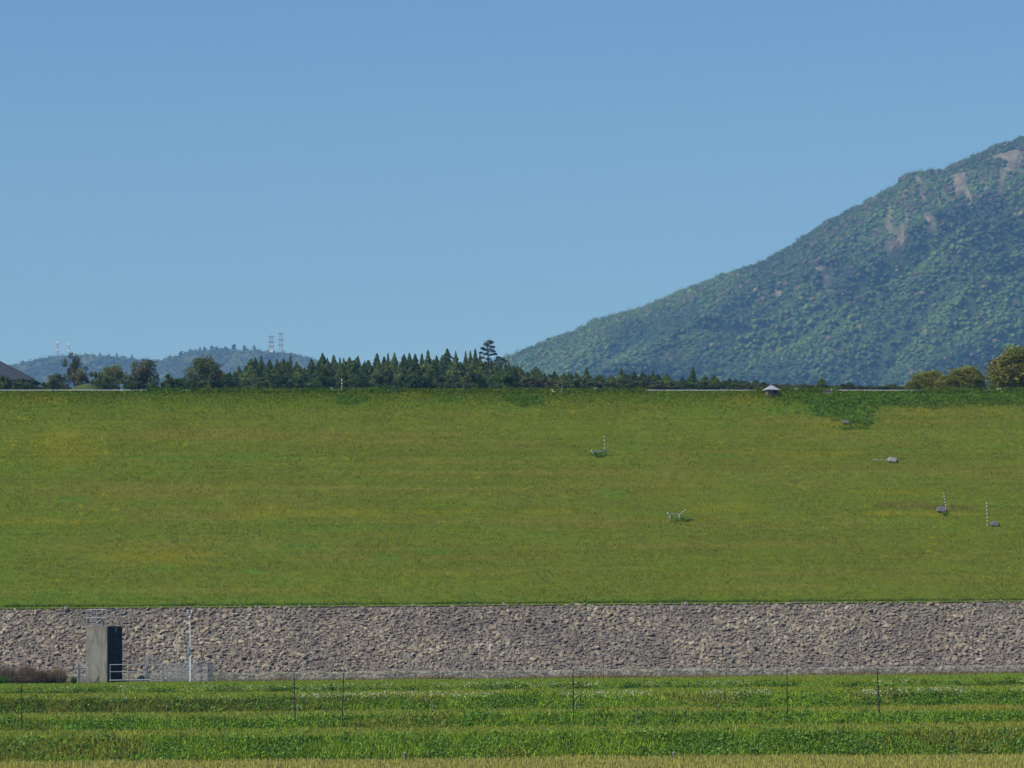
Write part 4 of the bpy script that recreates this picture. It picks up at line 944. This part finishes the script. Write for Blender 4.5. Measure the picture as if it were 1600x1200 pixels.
# dry bushes at the left foot of the stones
def bush(px, py, wpx, Y, c0, c1, label, n_=2600, kind='dry_bush', thin=True):
    base = W(px, 1070, Y); g = float(field_z(base.x, Y)); top = W(px, py, Y).z-g; w_ = wpx/F*Y/2
    e = empty(kind, (base.x, Y, g), label, 'bush'); a = rng.uniform(0, 2*np.pi, n_); q = rng.random(n_)**.6; 
    P = np.stack([np.cos(a)*q*w_*.5, np.sin(a)*q*w_*.35, np.zeros(n_)], -1); hgt = top*np.sqrt((1-q**2*.75).clip(.05))*rng.uniform(.45, 1.15, n_)
    tip = P+np.stack([np.cos(a)*q*w_*.55, np.sin(a)*q*w_*.3, hgt], -1)
    side = np.stack([rng.normal(0, 1, n_), rng.normal(0, 1, n_), rng.normal(0, .2, n_)], -1); side /= np.linalg.norm(side, axis=1)[:, None]; side *= .018
    V = np.stack([P-side, P+side, tip], 1).reshape(-1, 3); c = np.repeat(jit(np.where(rng.random((n_, 1)) < .4, np.array(c0), np.array(c1)), n_, .25), 3, axis=0)
    link('stems', npmesh('stems', V, np.arange(n_*3).reshape(-1, 3), c), e, M_blade)
    m_ = n_//3; k = rng.integers(0, n_, m_); t = rng.uniform(.35, 1, (m_, 1)); v, f2, c2 = leaves(P[k]+(tip[k]-P[k])*t, rng.uniform(.05, .13, m_), jit(c1, m_, .3), .3)
    link('foliage', npmesh('foliage', v, f2, c2), e, M_blade)
BR, BR2 = (.17,.12,.08), (.24,.19,.125)
bush(10, 1040, 50, 298.6, BR, BR2, 'dry brown bush at the left edge before the stones'); bush(42, 1036, 46, 298.4, BR, BR2, 'tallest dry brown bush left of the concrete tower'); bush(66, 1046, 40, 298.0, (.07,.055,.04), BR, 'darker dry bush, third from the left edge')
bush(90, 1043, 34, 298.5, BR, BR2, 'dry reddish bush nearest the concrete tower'); bush(30, 1055, 40, 297, (.05,.045,.035), BR, 'low dark dry bush in front of the tall brown ones')
bush(4, 1057, 30, 296.6, (.06,.15,.02), (.07,.17,.025), 'bright green bush at the left edge', 2200, 'green_bush'); bush(115, 1056, 10, 297.5, (.06,.11,.02), (.09,.13,.03), 'small green bush beside the short fence panel', 900, 'green_bush')

# ------------------------------------------------------------ haze
mb = MB(); zt_ = 1300.0; mb.box((0, 4450, (zt_-8)/2), (9000, 9400, zt_+8)); m = bpy.data.materials.new('haze'); m.use_nodes = True
t = m.node_tree; t.nodes.remove(t.nodes['Principled BSDF']); vn = N(t, 'ShaderNodeVolumePrincipled')
vn.inputs['Color'].default_value = (.22, .50, 1.0, 1); vn.inputs['Absorption Color'].default_value = (1, 1, 1, 1); vn.inputs['Density'].default_value = .00011; vn.inputs['Anisotropy'].default_value = 0.0
t.links.new(vn.outputs[0], t.nodes['Material Output'].inputs['Volume'])
tag(mb.build('haze', m), kind='stuff')
print('objects', len(bpy.data.objects))
